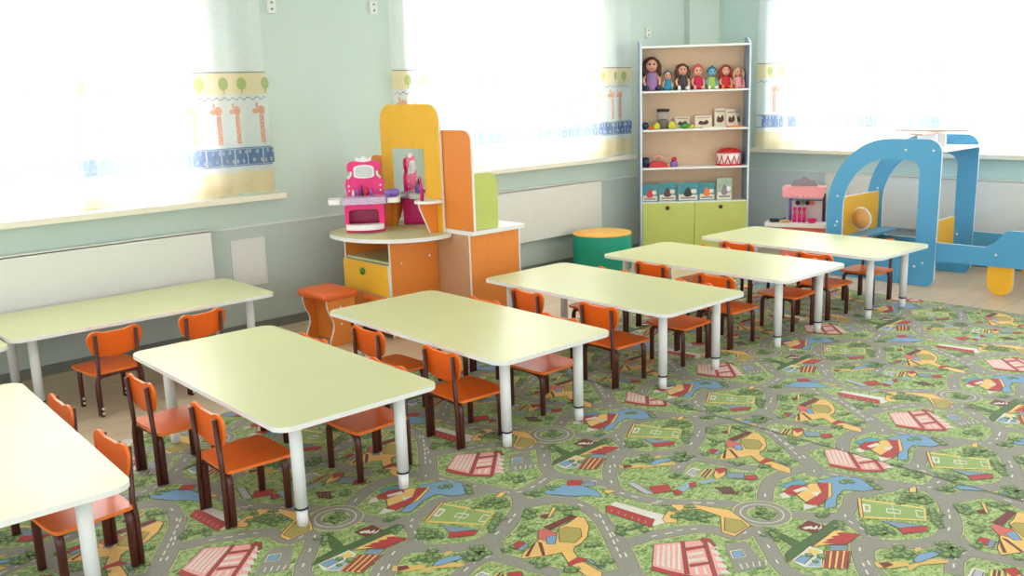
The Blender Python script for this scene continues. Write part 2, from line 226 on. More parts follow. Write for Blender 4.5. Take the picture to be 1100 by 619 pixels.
def rrect(x0, x1, y0, y1, r, n=6):
    rr = r if isinstance(r, (list, tuple)) else [r]*4       # bl, br, tr, tl
    out = []
    for (cx, cy, a0, q) in ((x0, y0, PI, rr[0]), (x1, y0, 1.5*PI, rr[1]), (x1, y1, 0, rr[2]), (x0, y1, .5*PI, rr[3])):
        sx = 1 if cx == x0 else -1; sy = 1 if cy == y0 else -1
        if q <= 0: out.append((cx, cy)); continue
        for i in range(n+1):
            a = a0+.5*PI*i/n; out.append((cx+sx*q+q*math.cos(a), cy+sy*q+q*math.sin(a)))
    return out
def smooth(pts, n=5, closed=True):
    out = []; k = len(pts)
    for i in range(k if closed else k-1):
        p0, p1, p2, p3 = (pts[(i+j-1) % k] if closed else pts[max(0, min(k-1, i+j-1))] for j in range(4))
        for a in range(n):
            t = a/n
            out.append(tuple(.5*((2*p1[d])+(-p0[d]+p2[d])*t+(2*p0[d]-5*p1[d]+4*p2[d]-p3[d])*t*t+(-p0[d]+3*p1[d]-3*p2[d]+p3[d])*t**3) for d in (0, 1)))
    if not closed: out.append(pts[-1])
    return out
# frames: a plate drawn in (a,b) mapped to world axes
def XZ(y):   # plate (x,z) -> world, thickness toward +y
    return Matrix(((1, 0, 0, 0), (0, 0, 1, y), (0, 1, 0, 0), (0, 0, 0, 1)))
def YZ(x):   # plate (y,z) -> world, thickness toward +x
    return Matrix(((0, 0, 1, x), (1, 0, 0, 0), (0, 1, 0, 0), (0, 0, 0, 1)))
def XY(z):
    return Matrix.Translation((0, 0, z))
# ------------------------------------------------------------------ room
def floor_mat():
    m = bpy.data.materials.new('beige_laminate_floor'); m.use_nodes = True; nt = m.node_tree; n = nt.nodes; l = nt.links; b = n['Principled BSDF']
    tc = n.new('ShaderNodeTexCoord'); br = n.new('ShaderNodeTexBrick'); br.inputs['Scale'].default_value = 1
    br.inputs['Brick Width'].default_value = 1.1; br.inputs['Row Height'].default_value = .17; br.inputs['Mortar Size'].default_value = .002
    br.inputs['Color1'].default_value = lin((232, 212, 184))+(1,); br.inputs['Color2'].default_value = lin((226, 204, 174))+(1,); br.inputs['Mortar'].default_value = lin((180, 160, 132))+(1,)
    l.new(tc.outputs['Object'], br.inputs['Vector'])
    mp = n.new('ShaderNodeMapping'); mp.inputs['Scale'].default_value = (1, 14, 1); nz = n.new('ShaderNodeTexNoise'); nz.inputs['Scale'].default_value = 5; nz.inputs['Detail'].default_value = 6
    l.new(tc.outputs['Object'], mp.inputs['Vector']); l.new(mp.outputs[0], nz.inputs['Vector'])
    mx = n.new('ShaderNodeMixRGB'); mx.blend_type = 'MULTIPLY'; mx.inputs[0].default_value = .25
    l.new(br.outputs['Color'], mx.inputs[1]); l.new(nz.outputs['Fac'], mx.inputs[2]); l.new(mx.outputs[0], b.inputs['Base Color'])
    b.inputs['Roughness'].default_value = .38
    return m
def wall_mat(name, up, low, zline):
    m = bpy.data.materials.new(name); m.use_nodes = True; nt = m.node_tree; n = nt.nodes; l = nt.links; b = n['Principled BSDF']
    tc = n.new('ShaderNodeTexCoord'); sp = n.new('ShaderNodeSeparateXYZ'); l.new(tc.outputs['Object'], sp.inputs[0])
    gt = n.new('ShaderNodeMath'); gt.operation = 'GREATER_THAN'; gt.inputs[1].default_value = zline; l.new(sp.outputs['Z'], gt.inputs[0])
    mx = n.new('ShaderNodeMixRGB'); mx.inputs[1].default_value = lin(low)+(1,); mx.inputs[2].default_value = lin(up)+(1,); l.new(gt.outputs[0], mx.inputs[0])
    nz = n.new('ShaderNodeTexNoise'); nz.inputs['Scale'].default_value = 2.5; mr = n.new('ShaderNodeMapRange'); mr.inputs['To Min'].default_value = .96; mr.inputs['To Max'].default_value = 1.04
    l.new(tc.outputs['Object'], nz.inputs['Vector']); l.new(nz.outputs['Fac'], mr.inputs['Value'])
    m2 = n.new('ShaderNodeMixRGB'); m2.blend_type = 'MULTIPLY'; m2.inputs[0].default_value = 1; l.new(mx.outputs[0], m2.inputs[1]); l.new(mr.outputs[0], m2.inputs[2])
    l.new(m2.outputs[0], b.inputs['Base Color']); b.inputs['Roughness'].default_value = .6
    return m
WA = wall_mat('mint_wall_paint', (194, 214, 204), (188, 203, 196), .69)
WB = wall_mat('mint_blue_wall_paint', (194, 220, 216), (204, 221, 228), .69)
struct(MB().box(-4, 8.2, -4, 6.2, -.1, -.0028).build('floor', floor_mat()))
ZT = 2.5; SILL = .895; WTOP = 2.32
def wallA(segs):
    b = MB()
    for a in segs: b.box(*a)
    return b
W1 = (.1, 2.72); W2 = (4.07, 6.34); W3 = (1.2, 4.87)      # openings
bA = MB(); y0, y1 = YA, YA+.28
bA.box(-4, 8, y0, y1, -.0028, SILL-.04).box(-4, 8, y0, y1, WTOP, ZT)
for x0, x1 in ((-4, W1[0]), (W1[1], W2[0]), (W2[1], 8)): bA.box(x0, x1, y0, y1, SILL-.04, WTOP)
struct(bA.build('wall_left', WA))
bB = MB(); x0, x1 = XB, XB+.28
bB.box(x0, x1, -4, YA, -.0028, SILL-.04).box(x0, x1, -4, YA, WTOP, ZT)
for a, b in ((-4, W3[0]), (W3[1], YA)): bB.box(x0, x1, a, b, SILL-.04, WTOP)
struct(bB.build('wall_right', WB))
# baseboards, wainscot moulding, corner boxing
struct(MB().box(-4, XB, YA-.014, YA, -.0028, .055).build('baseboard_left', M['baseboard']))
struct(MB().box(XB-.014, XB, -4, YA-.014, -.0028, .055).build('baseboard_right', M['baseboard']))
struct(MB().box(-4, XB, YA-.006, YA, .688, .697).build('trim_1', M['panel']))
struct(MB().box(XB-.006, XB, -4, YA-.006, .688, .697).build('trim_2', M['panel']))
struct(MB().plate([[(XB-.33, YA), (XB-.33, YA-.06), (XB-.06, YA-.2), (XB, YA-.2), (XB, YA)]], 2.5, XY(-.0028), 0, 0).build('trim_3', WA))
# sills
struct(MB().box(W1[0]-.2, 2.99, YA-.085, YA+.2, SILL-.035, SILL).build('trim_4', M['sill']))
struct(MB().box(W2[0]-.2, 6.52, YA-.085, YA+.2, SILL-.035, SILL).build('trim_5', M['sill']))
struct(MB().box(XB-.085, XB+.2, W3[0]-.3, 4.97, SILL-.035, SILL).build('trim_6', M['sill']))
struct(MB().box(-4, 8, -4, 6, ZT, ZT+.1).build('ceiling', mat('white_ceiling_paint', (240, 240, 238), .7)))
# windows
def window(idx, a0, a1, mull, axis):
    w = bpy.data.objects.new('window_%d' % idx, None); C.objects.link(w); struct(w)
    f = MB(); p = .14
    bars = [(a0, a0+.12, SILL, WTOP), (a1-(.27 if axis == 'x' else .1), a1, SILL, WTOP), (a0, a1, SILL, SILL+.06), (a0, a1, WTOP-.06, WTOP)]+[(m-.05, m+.05, SILL, WTOP) for m in mull]
    for s0, s1, z0, z1 in bars:
        if axis == 'x': f.box(s0, s1, YA+p, YA+p+.06, z0, z1)
        else: f.box(XB+p, XB+p+.06, s0, s1, z0, z1)
    f.build('frame', M['whitemetal'], w)
    g = MB()
    if axis == 'x': g.box(a0+.02, a1-.02, YA+p+.026, YA+p+.032, SILL+.02, WTOP-.02)
    else: g.box(XB+p+.026, XB+p+.032, a0+.02, a1-.02, SILL+.02, WTOP-.02)
    g.build('pane', M['glass'], w)
window(1, W1[0], W1[1], [1.12, 1.84], 'x')
window(2, W2[0], W2[1], [4.85, 5.5], 'x')
window(3, W3[0], W3[1], [2.2, 3.35, 3.9, 4.66], 'y')
# curtains: sheer cloth with the printed border, one mesh each
def curtain(u0, u1, axis, label, seed, zb):
    rnd = random.Random(seed); ph = [rnd.random()*6 for _ in range(4)]
    def S(u, z, off=0):
        k = .55+.45*(2.4-z)/1.5
        w = .011*math.sin(u*21+ph[0])+.008*math.sin(u*37+ph[1]+z*.5)+.006*math.sin(u*9+ph[2])
        zz = z+(.006*math.sin(u*7+ph[3]) if z < 1.0 else 0)
        d = -.045+w*k-off
        return (u, YA+d, zz) if axis == 'x' else (XB+d, u, zz)
    b = MB(); nu = int((u1-u0)/.012); zs = [zb, zb+.06, 1.0, 1.2, 1.4, 1.6, 1.8, 2.0, 2.2, 2.4]
    vs = [S(u0+(u1-u0)*i/nu, z) for z in zs for i in range(nu+1)]
    fs = [(j*(nu+1)+i, j*(nu+1)+i+1, (j+1)*(nu+1)+i+1, (j+1)*(nu+1)+i) for j in range(len(zs)-1) for i in range(nu)]
    b.add(vs, fs, 0, True)
    def band(z0, z1, mi, off=.002, a=u0, c=u1, st=.012):
        n = max(1, int((c-a)/st)); v = [S(a+(c-a)*i/n, z, off) for z in (z0, z1) for i in range(n+1)]
        b.add(v, [(i, i+1, n+2+i, n+1+i) for i in range(n)], mi, True)
    def blob(cu, cz, ru, rz, mi, off=.004, n=9):
        v = [S(cu, cz, off)]+[S(cu+ru*math.cos(2*PI*i/n), cz+rz*math.sin(2*PI*i/n), off) for i in range(n)]
        b.add(v, [(0, 1+i, 1+(i+1) % n) for i in range(n)], mi)
    band(1.53, 1.665, 1); band(zb, 1.05, 1); band(1.195, 1.202, 4); band(1.085, 1.092, 4); band(1.66, 1.668, 5, .003)
    u = u0+.01
    while u < u1-.02:                               # squiggle line
        band(1.50+.008*math.sin(u*120), 1.508+.008*math.sin(u*120), 5, .003, u, u+.012, .02); u += .012
    u = u0+.03; i = 0
    while u < u1-.05:                               # blue tiles with white flowers
        band(1.095, 1.192, 4, .003, u, u+.085)
        for q in range(4): blob(u+.012+.022*q, 1.115+.055*((q*7+i) % 2)+.01*rnd.random(), .009, .014, 6)
        u += .092; i += 1
    u = u0+.09; i = 0
    while u < u1-.05:                               # giraffes and trees
        band(1.225, 1.40, 3, .003, u-.018, u+.012)
        blob(u-.002, 1.43, .026, .03, 3); blob(u-.04, 1.425, .02, .016, 3); blob(u-.03, 1.46, .008, .02, 3)
        for q in range(9): blob(u-.01+.012*rnd.random(), 1.24+.02*q, .004, .007, 6)
        blob(u+.045, 1.595, .032, .04, 2); band(1.535, 1.57, 2, .003, u+.04, u+.05)
        u += .125+.03*(i % 2); i += 1
    return tag(b.build('curtain', CUR), label, 'curtain', 'sheer curtains with a printed border')
curtain(-.3, 2.925, 'x', 'sheer white curtain with giraffe border over the left window', 1, SILL+.012)
curtain(3.905, 6.50, 'x', 'sheer white curtain with printed border behind the yellow dressing table', 2, SILL+.012)
curtain(.9, 4.93, 'y', 'sheer white curtain with printed border behind the blue helicopter', 3, SILL+.012)
# radiator covers, access plate, sockets
def cover(x0, x1, axis, label):
    b = MB()
    if axis == 'x': b.box(x0, x1, YA-.07, YA-.055, .275, .705).box(x0, x1, YA-.07, YA-.0065, .699, .712).box(x1-.012, x1, YA-.055, YA-.0002, .275, .687).box(x0, x0+.012, YA-.055, YA-.0002, .275, .687)
    else: b.box(XB-.07, XB-.055, x0, x1, .262, .69).box(XB-.07, XB-.0065, x0, x1, .686, .699).box(XB-.055, XB-.0065, x1-.012, x1, .262, .69).box(XB-.055, XB-.0065, x0, x0+.012, .262, .69)
    return tag(b.build('radiator_cover', M['panel']), label, 'radiator cover', 'white radiator covers')
cover(-.4, 2.45, 'x', 'long white radiator cover behind the wall tables at left')
cover(4.35, 6.06, 'x', 'white radiator cover under the middle window beside the teal pouf')
cover(1.3, 4.2, 'y', 'white radiator cover under the right window behind the blue helicopter')
t = empty('access_panel', 'white square access panel on the wall beside the orange stool', 'access panel', (2.72, YA, .46))
MB().plate([rrect(-.12, .12, -.155, .155, .004, 2), rrect(-.098, .098, -.13, .13, .004, 2)], .012, XZ(-.0125), 0, 0).build('frame', M['switch'], t)
MB().box(-.1, .1, -.008, -.001, -.132, .132).build('cover_plate', M['panel'], t)
def sock(x, y, z, rz, label):
    t = empty('wall_socket', label, 'wall socket', (x, y, z), rz, 'white wall sockets')
    MB().plate([rrect(-.03, .03, -.045, .045, .008, 3)], .016, XZ(-.0165), 0, 0).build('housing', M['switch'], t)
    for q in (-.02, .02): MB().lathe([(0, 0), (.008, 0), (.008, .004), (0, .004)], (0, 0, 0), 0, 12, Matrix.Translation((0, -.0165, q)) @ Matrix.Rotation(PI/2, 4, 'X')).build('button', M['grey'], t)
sock(3.03, YA, 2.075, 0, 'white wall socket high on the wall beside the left window curtain')
sock(3.81, YA, 2.09, 0, 'white wall socket high on the wall beside the middle curtain')
sock(6.78, YA, 1.97, 0, 'white wall socket above the toy bookcase')
# ------------------------------------------------------------------ carpet
def grass_mat():
    m = bpy.data.materials.new('carpet_grass'); m.use_nodes = True; nt = m.node_tree; n = nt.nodes; l = nt.links; b = n['Principled BSDF']
    tc = n.new('ShaderNodeTexCoord')
    mp = n.new('ShaderNodeMapping'); mp.inputs['Scale'].default_value = (38, 60, 1); mp.inputs['Rotation'].default_value = (0, 0, .5)
    nz = n.new('ShaderNodeTexNoise'); nz.inputs['Scale'].default_value = 1; nz.inputs['Detail'].default_value = 5; nz.inputs['Distortion'].default_value = 1.5
    l.new(tc.outputs['Object'], mp.inputs[0]); l.new(mp.outputs[0], nz.inputs['Vector'])
    cr = n.new('ShaderNodeValToRGB'); e = cr.color_ramp.elements
    e[0].position = .36; e[0].color = lin((98, 134, 70))+(1,); e[1].position = .62; e[1].color = lin((188, 206, 142))+(1,)
    k = cr.color_ramp.elements.new(.48); k.color = lin((146, 178, 104))+(1,)
    l.new(nz.outputs['Fac'], cr.inputs[0]); l.new(cr.outputs[0], b.inputs['Base Color'])
    b.inputs['Roughness'].default_value = .75; b.inputs['Specular IOR Level'].default_value = .4; b.inputs['Sheen Weight'].default_value = .1
    return m
CCOL = dict(road=(150, 150, 140), rim=(206, 202, 150), dash=(226, 228, 214), blue=(122, 168, 206), dkgreen=(74, 112, 60), dred=(186, 56, 58), field=(150, 180, 104), lblue=(150, 182, 204),
            lil=(186, 186, 198), maroon=(122, 50, 48), olive=(176, 164, 86), orange=(240, 196, 116), pink=(240, 172, 168), redw=(214, 110, 104), steel=(130, 156, 176), tan=(222, 188, 110),
            teal=(96, 160, 186), white=(226, 224, 216), yellow=(236, 208, 118), bush=(88, 120, 70), bushlight=(140, 166, 106), line=(96, 78, 62), under=(84, 86, 72))
def cmat(k):
    m = mat('carpet_'+k, CCOL[k], .75, .12, 160, .4)
    m.node_tree.nodes['Principled BSDF'].inputs['Sheen Weight'].default_value = .1
    return m
CK = list(CCOL)
carpet_mats = [grass_mat()]+[cmat(k) for k in CK]
CI = {k: i+1 for i, k in enumerate(CK)}
def clip(poly, x0, x1, y0, y1):
    for ax, lim, sg in ((0, x0, 1), (0, x1, -1), (1, y0, 1), (1, y1, -1)):
        out = []
        for i in range(len(poly)):
            a, b = poly[i-1], poly[i]
            ia, ib = (a[ax]-lim)*sg >= 0, (b[ax]-lim)*sg >= 0
            if ia != ib:
                t = (lim-a[ax])/(b[ax]-a[ax]); out.append((a[0]+t*(b[0]-a[0]), a[1]+t*(b[1]-a[1])))
            if ib: out.append(b)
        poly = out
        if not poly: return []
    return poly
TILE = []                                            # (colour, height, polygon, convex)
def strip(pts, w, col, z, closed=False):
    n = len(pts); L = []
    for i, p in enumerate(pts):
        a = pts[(i-1) % n] if closed or i else p; b = pts[(i+1) % n] if closed or i < n-1 else p
        dx, dy = b[0]-a[0], b[1]-a[1]; q = math.hypot(dx, dy) or 1
        L.append(((p[0]-dy/q*w/2, p[1]+dx/q*w/2), (p[0]+dy/q*w/2, p[1]-dx/q*w/2)))
    for i in range(n if closed else n-1):
        j = (i+1) % n; TILE.append((col, z, [L[i][0], L[i][1], L[j][1], L[j][0]], True))
ZB = -.0024
for ri, r_ in enumerate(ROADS):
    r = smooth(r_, 4, False); e = ri*1e-5
    strip(r, .064, 'rim', ZB+.00003+e); strip(r, .058, 'under', ZB+.00024+e); strip(r, .054, 'road', ZB+.00045+e)
    acc = 0                                          # centre dashes
    for i in range(len(r)-1):
        a, b = r[i], r[i+1]; d = math.hypot(b[0]-a[0], b[1]-a[1]) or 1e-6
        t = (-acc) % .05
        while t+.02 < d:
            p, q = [(a[0]+(b[0]-a[0])*s/d, a[1]+(b[1]-a[1])*s/d) for s in (t, min(d, t+.03))]
            strip([p, q], .006, 'dash', ZB+.00066+e); t += .05
        acc += d
def ring(c, r, n=24): return [(c[0]+r*math.cos(2*PI*i/n), c[1]+r*math.sin(2*PI*i/n)) for i in range(n)]
TILE.append(('rim', ZB+.00088, ring(ROUND, .104), True)); TILE.append(('road', ZB+.0009, ring(ROUND, .099), True))
strip(ring(ROUND, .075), .004, 'dash', ZB+.00092, True); TILE.append(('rim', ZB+.00092, ring(ROUND, .052), True)); TILE.append(('field', ZB+.00094, ring(ROUND, .047), True))
for i, (c, pts) in enumerate(POLYS):
    z = ZB+.00096+i*9e-6
    TILE.append((c, z, pts, False))
    if len(pts) > 3 and c not in ('white', 'road', 'field', 'lblue', 'yellow', 'tan'): strip(pts, .0035, 'line', z+4e-6, True)
rb = random.Random(3)
for (x, y) in BUSH+[(ROUND[0]+dx, ROUND[1]+dy) for dx, dy in ((.015, .01), (-.02, .0), (.0, -.02))]:
    for q in range(4):
        cx, cy, r = x+rb.uniform(-.028, .028), y+rb.uniform(-.028, .028), rb.uniform(.011, .019)
        z = ZB+.0022+q*2e-5
        TILE.append(('bush', z, [(cx+r*(1+.3*math.sin(k*3))*math.cos(2*PI*k/11), cy+r*(1+.3*math.sin(k*3))*math.sin(2*PI*k/11)) for k in range(11)], False))
        TILE.append(('bushlight', z+1e-5, [(cx+.003+r*.55*math.cos(2*PI*k/7), cy+.003+r*.55*math.sin(2*PI*k/7)) for k in range(7)], True))
cb = MB(); CX0, CX1, CY0, CY1, SEAM = -1.2, 6.24, -.6, 4.16, 3.405
cb.box(CX0, SEAM-.0012, CY0, CY1, -.0027, ZB).box(SEAM+.0012, CX1, CY0, CY1, -.0027, ZB)
cb.add([(SEAM-.0025, CY0, -.0001), (SEAM+.0025, CY0, -.0001), (SEAM+.0025, CY1, -.0001), (SEAM-.0025, CY1, -.0001)], [(0, 1, 2, 3)], CI['under'])
VA, VB = (1.122, .01), (.037, 1.097)
for sx0, sx1, ox, oy in ((CX0, SEAM-.0012, 0, 0), (SEAM+.0012, CX1, .592, .01)):
    for i in range(-5, 6):
        for j in range(-3, 4):
            dx, dy = ox+i*VA[0]+j*VB[0], oy+i*VA[1]+j*VB[1]
            if dx+3.6 < sx0 or dx+1.1 > sx1 or dy+3.3 < CY0 or dy+.9 > CY1: continue
            for col, z, pts, cvx in TILE:
                xs = [p[0]+dx for p in pts]; ys = [p[1]+dy for p in pts]
                if max(xs) < sx0 or min(xs) > sx1 or max(ys) < CY0 or min(ys) > CY1: continue
                q = list(zip(xs, ys))
                if min(xs) < sx0 or max(xs) > sx1 or min(ys) < CY0 or max(ys) > CY1: q = clip(q, sx0, sx1, CY0, CY1)
                if len(q) < 3: continue
                n = len(q); vs = [(a, b, z) for a, b in q]
                ar = sum(q[k][0]*q[(k+1) % n][1]-q[(k+1) % n][0]*q[k][1] for k in range(n))
                if cvx or n < 4: fs = [tuple(range(n)) if ar > 0 else tuple(range(n))[::-1]]
                else:
                    fs = []
                    for a, b, c in tessellate_polygon([[Vector(v) for v in vs]]):
                        cr = (q[b][0]-q[a][0])*(q[c][1]-q[a][1])-(q[b][1]-q[a][1])*(q[c][0]-q[a][0])
                        fs.append((a, b, c) if cr > 0 else (c, b, a))
                cb.add(vs, fs, CI[col])
tag(cb.build('carpet', carpet_mats), 'green play carpet printed with a town map of roads, ponds and houses', 'carpet')
# ------------------------------------------------------------------ tables
def make_table(label):
    t = empty('table', label, 'table', (0, 0, 0), 0, 'low white and green classroom tables')
    b = MB().plate([rrect(-.34, .34, -.69, .69, .062, 8)], .018, XY(.402))
    o = b.build('tabletop', [M['laminate'], M['edge']], t)
    for sx in (-1, 1):
        for sy in (-1, 1):
            x, y = sx*.221, sy*.572
            l = MB().lathe([(.023, .0655), (.023, .4015)], (x, y, 0), 0, 18).lathe([(.0205, 0), (.0205, .0655)], (x, y, 0), 0, 18).build('leg', M['whitemetal'], t)
            MB().lathe([(.0248, .062), (.0248, .069)], (x, y, 0), 0, 18).build('height_collar', M['rubber'], l)
    return t
TB = [(.553, 3.315, -.042, 'white-looking low table cut off by the bottom left corner'),
      (1.717, 3.372, -.0143, 'low green table, the nearest one shown whole, second from the left in the row'),
      (2.726, 3.389, -.0155, 'low pale green table in front of the orange stool and yellow drawer'),
      (3.785, 3.384, -.0131, 'low pale table in front of the orange back cabinet, middle of the row'),
      (4.807, 3.365, -.0067, 'low pale green table in front of the lime bookcase doors and teal pouf'),
      (5.759, 3.284, -.035, 'farthest low table of the row, ending beside the blue helicopter'),
      (1.772, 5.05, PI/2-.012, 'long low green table against the wall under the left radiator cover'),
      (.365, 4.96, PI/2-.012, 'low green wall table cut off at the left edge, end to end with another')]
tb0 = make_table(TB[0][3])
tb0.location = (TB[0][0], TB[0][1], 0); tb0.rotation_euler = (0, 0, TB[0][2])
for x, y, a, lb in TB[1:]: dup(tb0, (x, y, 0), a, lb)
# ------------------------------------------------------------------ chairs (face local +Y)
def make_chair(label):
    t = empty('chair', label, 'chair', (0, 0, 0), 0, 'small orange chairs with brown metal legs')
    seat = smooth([(-.115, -.122), (0, -.126), (.115, -.122), (.131, -.10), (.136, 0), (.139, .09), (.125, .128), (0, .136), (-.125, .128), (-.139, .09), (-.136, 0), (-.131, -.10)], 4)
    b = MB().plate([seat], .012, XY(.206)); b.build('seat', [M['chair'], M['chairedge']], t)
    half = [(0, .286), (.05, .291), (.098, .303), (.118, .325), (.131, .36), (.135, .392), (.124, .413), (.1, .4235), (.076, .420), (.05, .4125), (.026, .4125)]
    out = smooth(half+[(-x, z) for x, z in half[:0:-1]], 4)
    tilt = Matrix.Translation((0, -.119, .21)) @ Matrix.Rotation(.055, 4, 'X') @ Matrix.Translation((0, 0, -.21))
    b = MB().plate([out], .011, tilt @ XZ(.0))
    b.build('backrest', [M['chair'], M['chairedge']], t)
    for sx in (-1, 1):
        for sy, y in ((-1, -.112), (1, .108)):
            path = [(sx*.108, y, .0), (sx*.108, y, .155), (sx*.105, y, .175), (sx*.096, y, .189), (sx*.08, y, .196), (sx*.03, y, .197), (sx*.004, y, .197)]
            b = MB().tube(path, [.0115]*5+[.009, .009], 0, 10, None, True, 1.25, (1, 0, 0))
            b.build('leg', M['brown'], t)
        p0 = tilt @ Vector((sx*.1, -.0, .40)); p1 = tilt @ Vector((sx*.1, -.0, .22))
        b = MB().tube([(sx*.1085, -.1345, 0), (sx*.1085, -.1335, .17), (p1.x, p1.y-.011, .22), (p0.x, p0.y-.011, .408)], .0095, 0, 10, None, True, 1.0)
        b.build('back_post', M['brown'], t)
    return t
E_, W_, N_ = -PI/2, PI/2, 0.0          # facing +X, -X, +Y
CH = [(1.42, 3.08, E_-.02, 'orange chair tucked into the near left side of the nearest whole green table'),
      (1.395, 3.64, E_+.01, 'orange chair with glare on its seat, far left side of the nearest whole green table'),
      (2.462, 3.05, E_-.02, 'orange chair at the near left side of the table before the orange stool'),
      (2.455, 3.60, E_-.0, 'orange chair at the far left side of the table before the orange stool'),
      (3.515, 3.10, E_+.01, 'orange chair at the near left side of the middle table before the orange cabinet'),
      (3.515, 3.62, E_-.04, 'orange chair at the far left side of the middle table before the orange cabinet'),
      (4.492, 3.08, E_, 'orange chair at the near left side of the table before the bookcase doors'),
      (4.56, 3.60, E_-.02, 'orange chair at the far left side of the table before the bookcase doors'),
      (5.452, 3.0, E_-.03, 'orange chair at the near left side of the farthest table by the helicopter'),
      (5.512, 3.62, E_, 'orange chair at the far left side of the farthest table by the helicopter'),
      (1.948, 3.07, W_, 'orange chair under the near right side of the nearest whole green table'),
      (1.960, 3.68, W_, 'orange chair almost hidden at the far right of the nearest whole green table'),
      (2.975, 3.085, W_, 'orange chair with pale glossy seat under the near right of the table before the stool'),
      (2.985, 3.66, W_, 'orange chair mostly hidden at the far right of the table before the stool'),
      (4.032, 3.075, W_, 'orange chair under the near right side of the middle table before the orange cabinet'),
      (4.035, 3.68, W_, 'orange chair mostly hidden at the far right of the middle table'),
      (5.05, 3.02, W_, 'orange chair under the near right side of the table before the bookcase doors'),
      (5.06, 3.66, W_, 'orange chair mostly hidden at the far right of the table before the bookcase'),
      (6.005, 2.985, W_-.03, 'orange chair at the right side of the farthest table, in front of the blue arch'),
      (.825, 3.045, W_+.05, 'orange chair at the right of the corner table in the bottom left of the photo'),
      (.832, 3.60, W_, 'orange chair at the far right of the corner table, only its backrest top showing'),
      (1.498, 4.70, N_+.05, 'orange chair facing the wall table, left one of the two'),
      (1.938, 4.70, N_+.13, 'orange chair facing the wall table, right one partly behind the green table')]
ch0 = make_chair(CH[0][3]); ch0.location = (CH[0][0], CH[0][1], 0); ch0.rotation_euler = (0, 0, CH[0][2])
wallchairs = []
for x, y, a, lb in CH[1:]:
    c = dup(ch0, (x, y, 0), a, lb)
    if 'facing the wall' in lb: wallchairs.append(c)
for c in wallchairs:                                # bare white adjusting screws low on the legs
    for ch in [k for k in c.children if k.name.startswith(('back_post', 'leg'))]:
        bb = [Vector(v) for v in ch.bound_box]; cx = (bb[0].x+bb[6].x)/2; cx = math.copysign(.108, cx)
        if ch.name.startswith('leg') and bb[0].y < 0: continue
        yy = min(v.y for v in bb)
        for zz in (.018, .042):
            MB().lathe([(0, 0), (.006, 0), (.006, .004), (0, .004)], (0, 0, 0), 0, 10, Matrix.Translation((cx, yy+.0005, zz)) @ Matrix.Rotation(PI/2, 4, 'X')).build('screw', M['screw'], ch)
# ------------------------------------------------------------------ dressing table (faces -X)
V0 = (3.208, 4.648)
t = empty('dressing_table', 'orange and yellow play dressing table with mirror and half-round top', 'dressing table', (3.4, 4.9, 0))
def vp(b, name, mats, parent=None):
    for i in range(len(b.v)): b.v[i] = (b.v[i][0]-3.4, b.v[i][1]-4.9, b.v[i][2])
    return b.build(name, mats, parent or t)
OE = [M['orange'], M['edge']]
top = smooth([(3.66, 4.535), (3.52, 4.478), (3.36, 4.49), (3.21, 4.575), (3.10, 4.73), (3.055, 4.90), (3.07, 5.08), (3.14, 5.21), (3.26, 5.29), (3.42, 5.33), (3.575, 5.34)], 5, False)+[(3.579, 5.34), (3.579, 4.63), (3.66, 4.62)]
top = [p for p in top if p[0] <= 3.578]
top = top+[(3.578, 5.33), (3.578, 4.50)]
vp(MB().plate([top], .024, XY(.614)), 'desktop', [M['laminate'], M['edge']])
vp(MB().plate([[(3.208, .0), (3.578, .0), (3.578, .6135), (3.208, .6135)]], .016, XZ(4.648)), 'side_panel', OE)
vp(MB().plate([[(3.208, .0), (3.578, .0), (3.578, .6135), (3.208, .6135)]], .016, XZ(5.150)), 'side_panel', OE)
vp(MB().box(3.215, 3.57, 4.6645, 5.1495, .468, .482), 'inner_shelf', [M['laminate']])
vp(MB().box(3.555, 3.57, 4.6645, 5.1495, .02, .468).box(3.555, 3.57, 4.6645, 5.1495, .4825, .613), 'back_board', [M['orange']])
def scr(pts, parent, ax):
    for p in pts:
        R_ = Matrix.Rotation(PI/2, 4, 'X') if ax == 'y' else Matrix.Rotation(-PI/2, 4, 'Y')
        vp(MB().lathe([(0, 0), (.008, 0), (.006, .003), (0, .003)], (0, 0, 0), 0, 10, Matrix.Translation(p) @ R_), 'screw_cap', M['screw'], parent)
scr([(3.29, 4.648, .47), (3.29, 4.648, .25), (3.51, 4.648, .49), (3.51, 4.648, .25)], t, 'y')
dr = vp(MB().plate([rrect(4.655, 5.158, .268, .466, .012, 3)], .016, YZ(3.19)), 'drawer', [M['yellow'], M['edge']])
vp(MB().lathe([(0, 0), (.02, 0), (.024, .012), (.012, .02), (0, .022)], (0, 0, 0), 0, 14, Matrix.Translation((3.19, 4.93, .405)) @ Matrix.Rotation(-PI/2, 4, 'Y')), 'knob', M['green'], dr)
dr = vp(MB().plate([rrect(4.655, 5.158, .03, .262, .012, 3)], .016, YZ(3.19)), 'drawer', OE)
vp(MB().lathe([(0, 0), (.02, 0), (.024, .012), (.012, .02), (0, .022)], (0, 0, 0), 0, 14, Matrix.Translation((3.19, 4.90, .235)) @ Matrix.Rotation(-PI/2, 4, 'Y')), 'knob', M['chairedge'], dr)
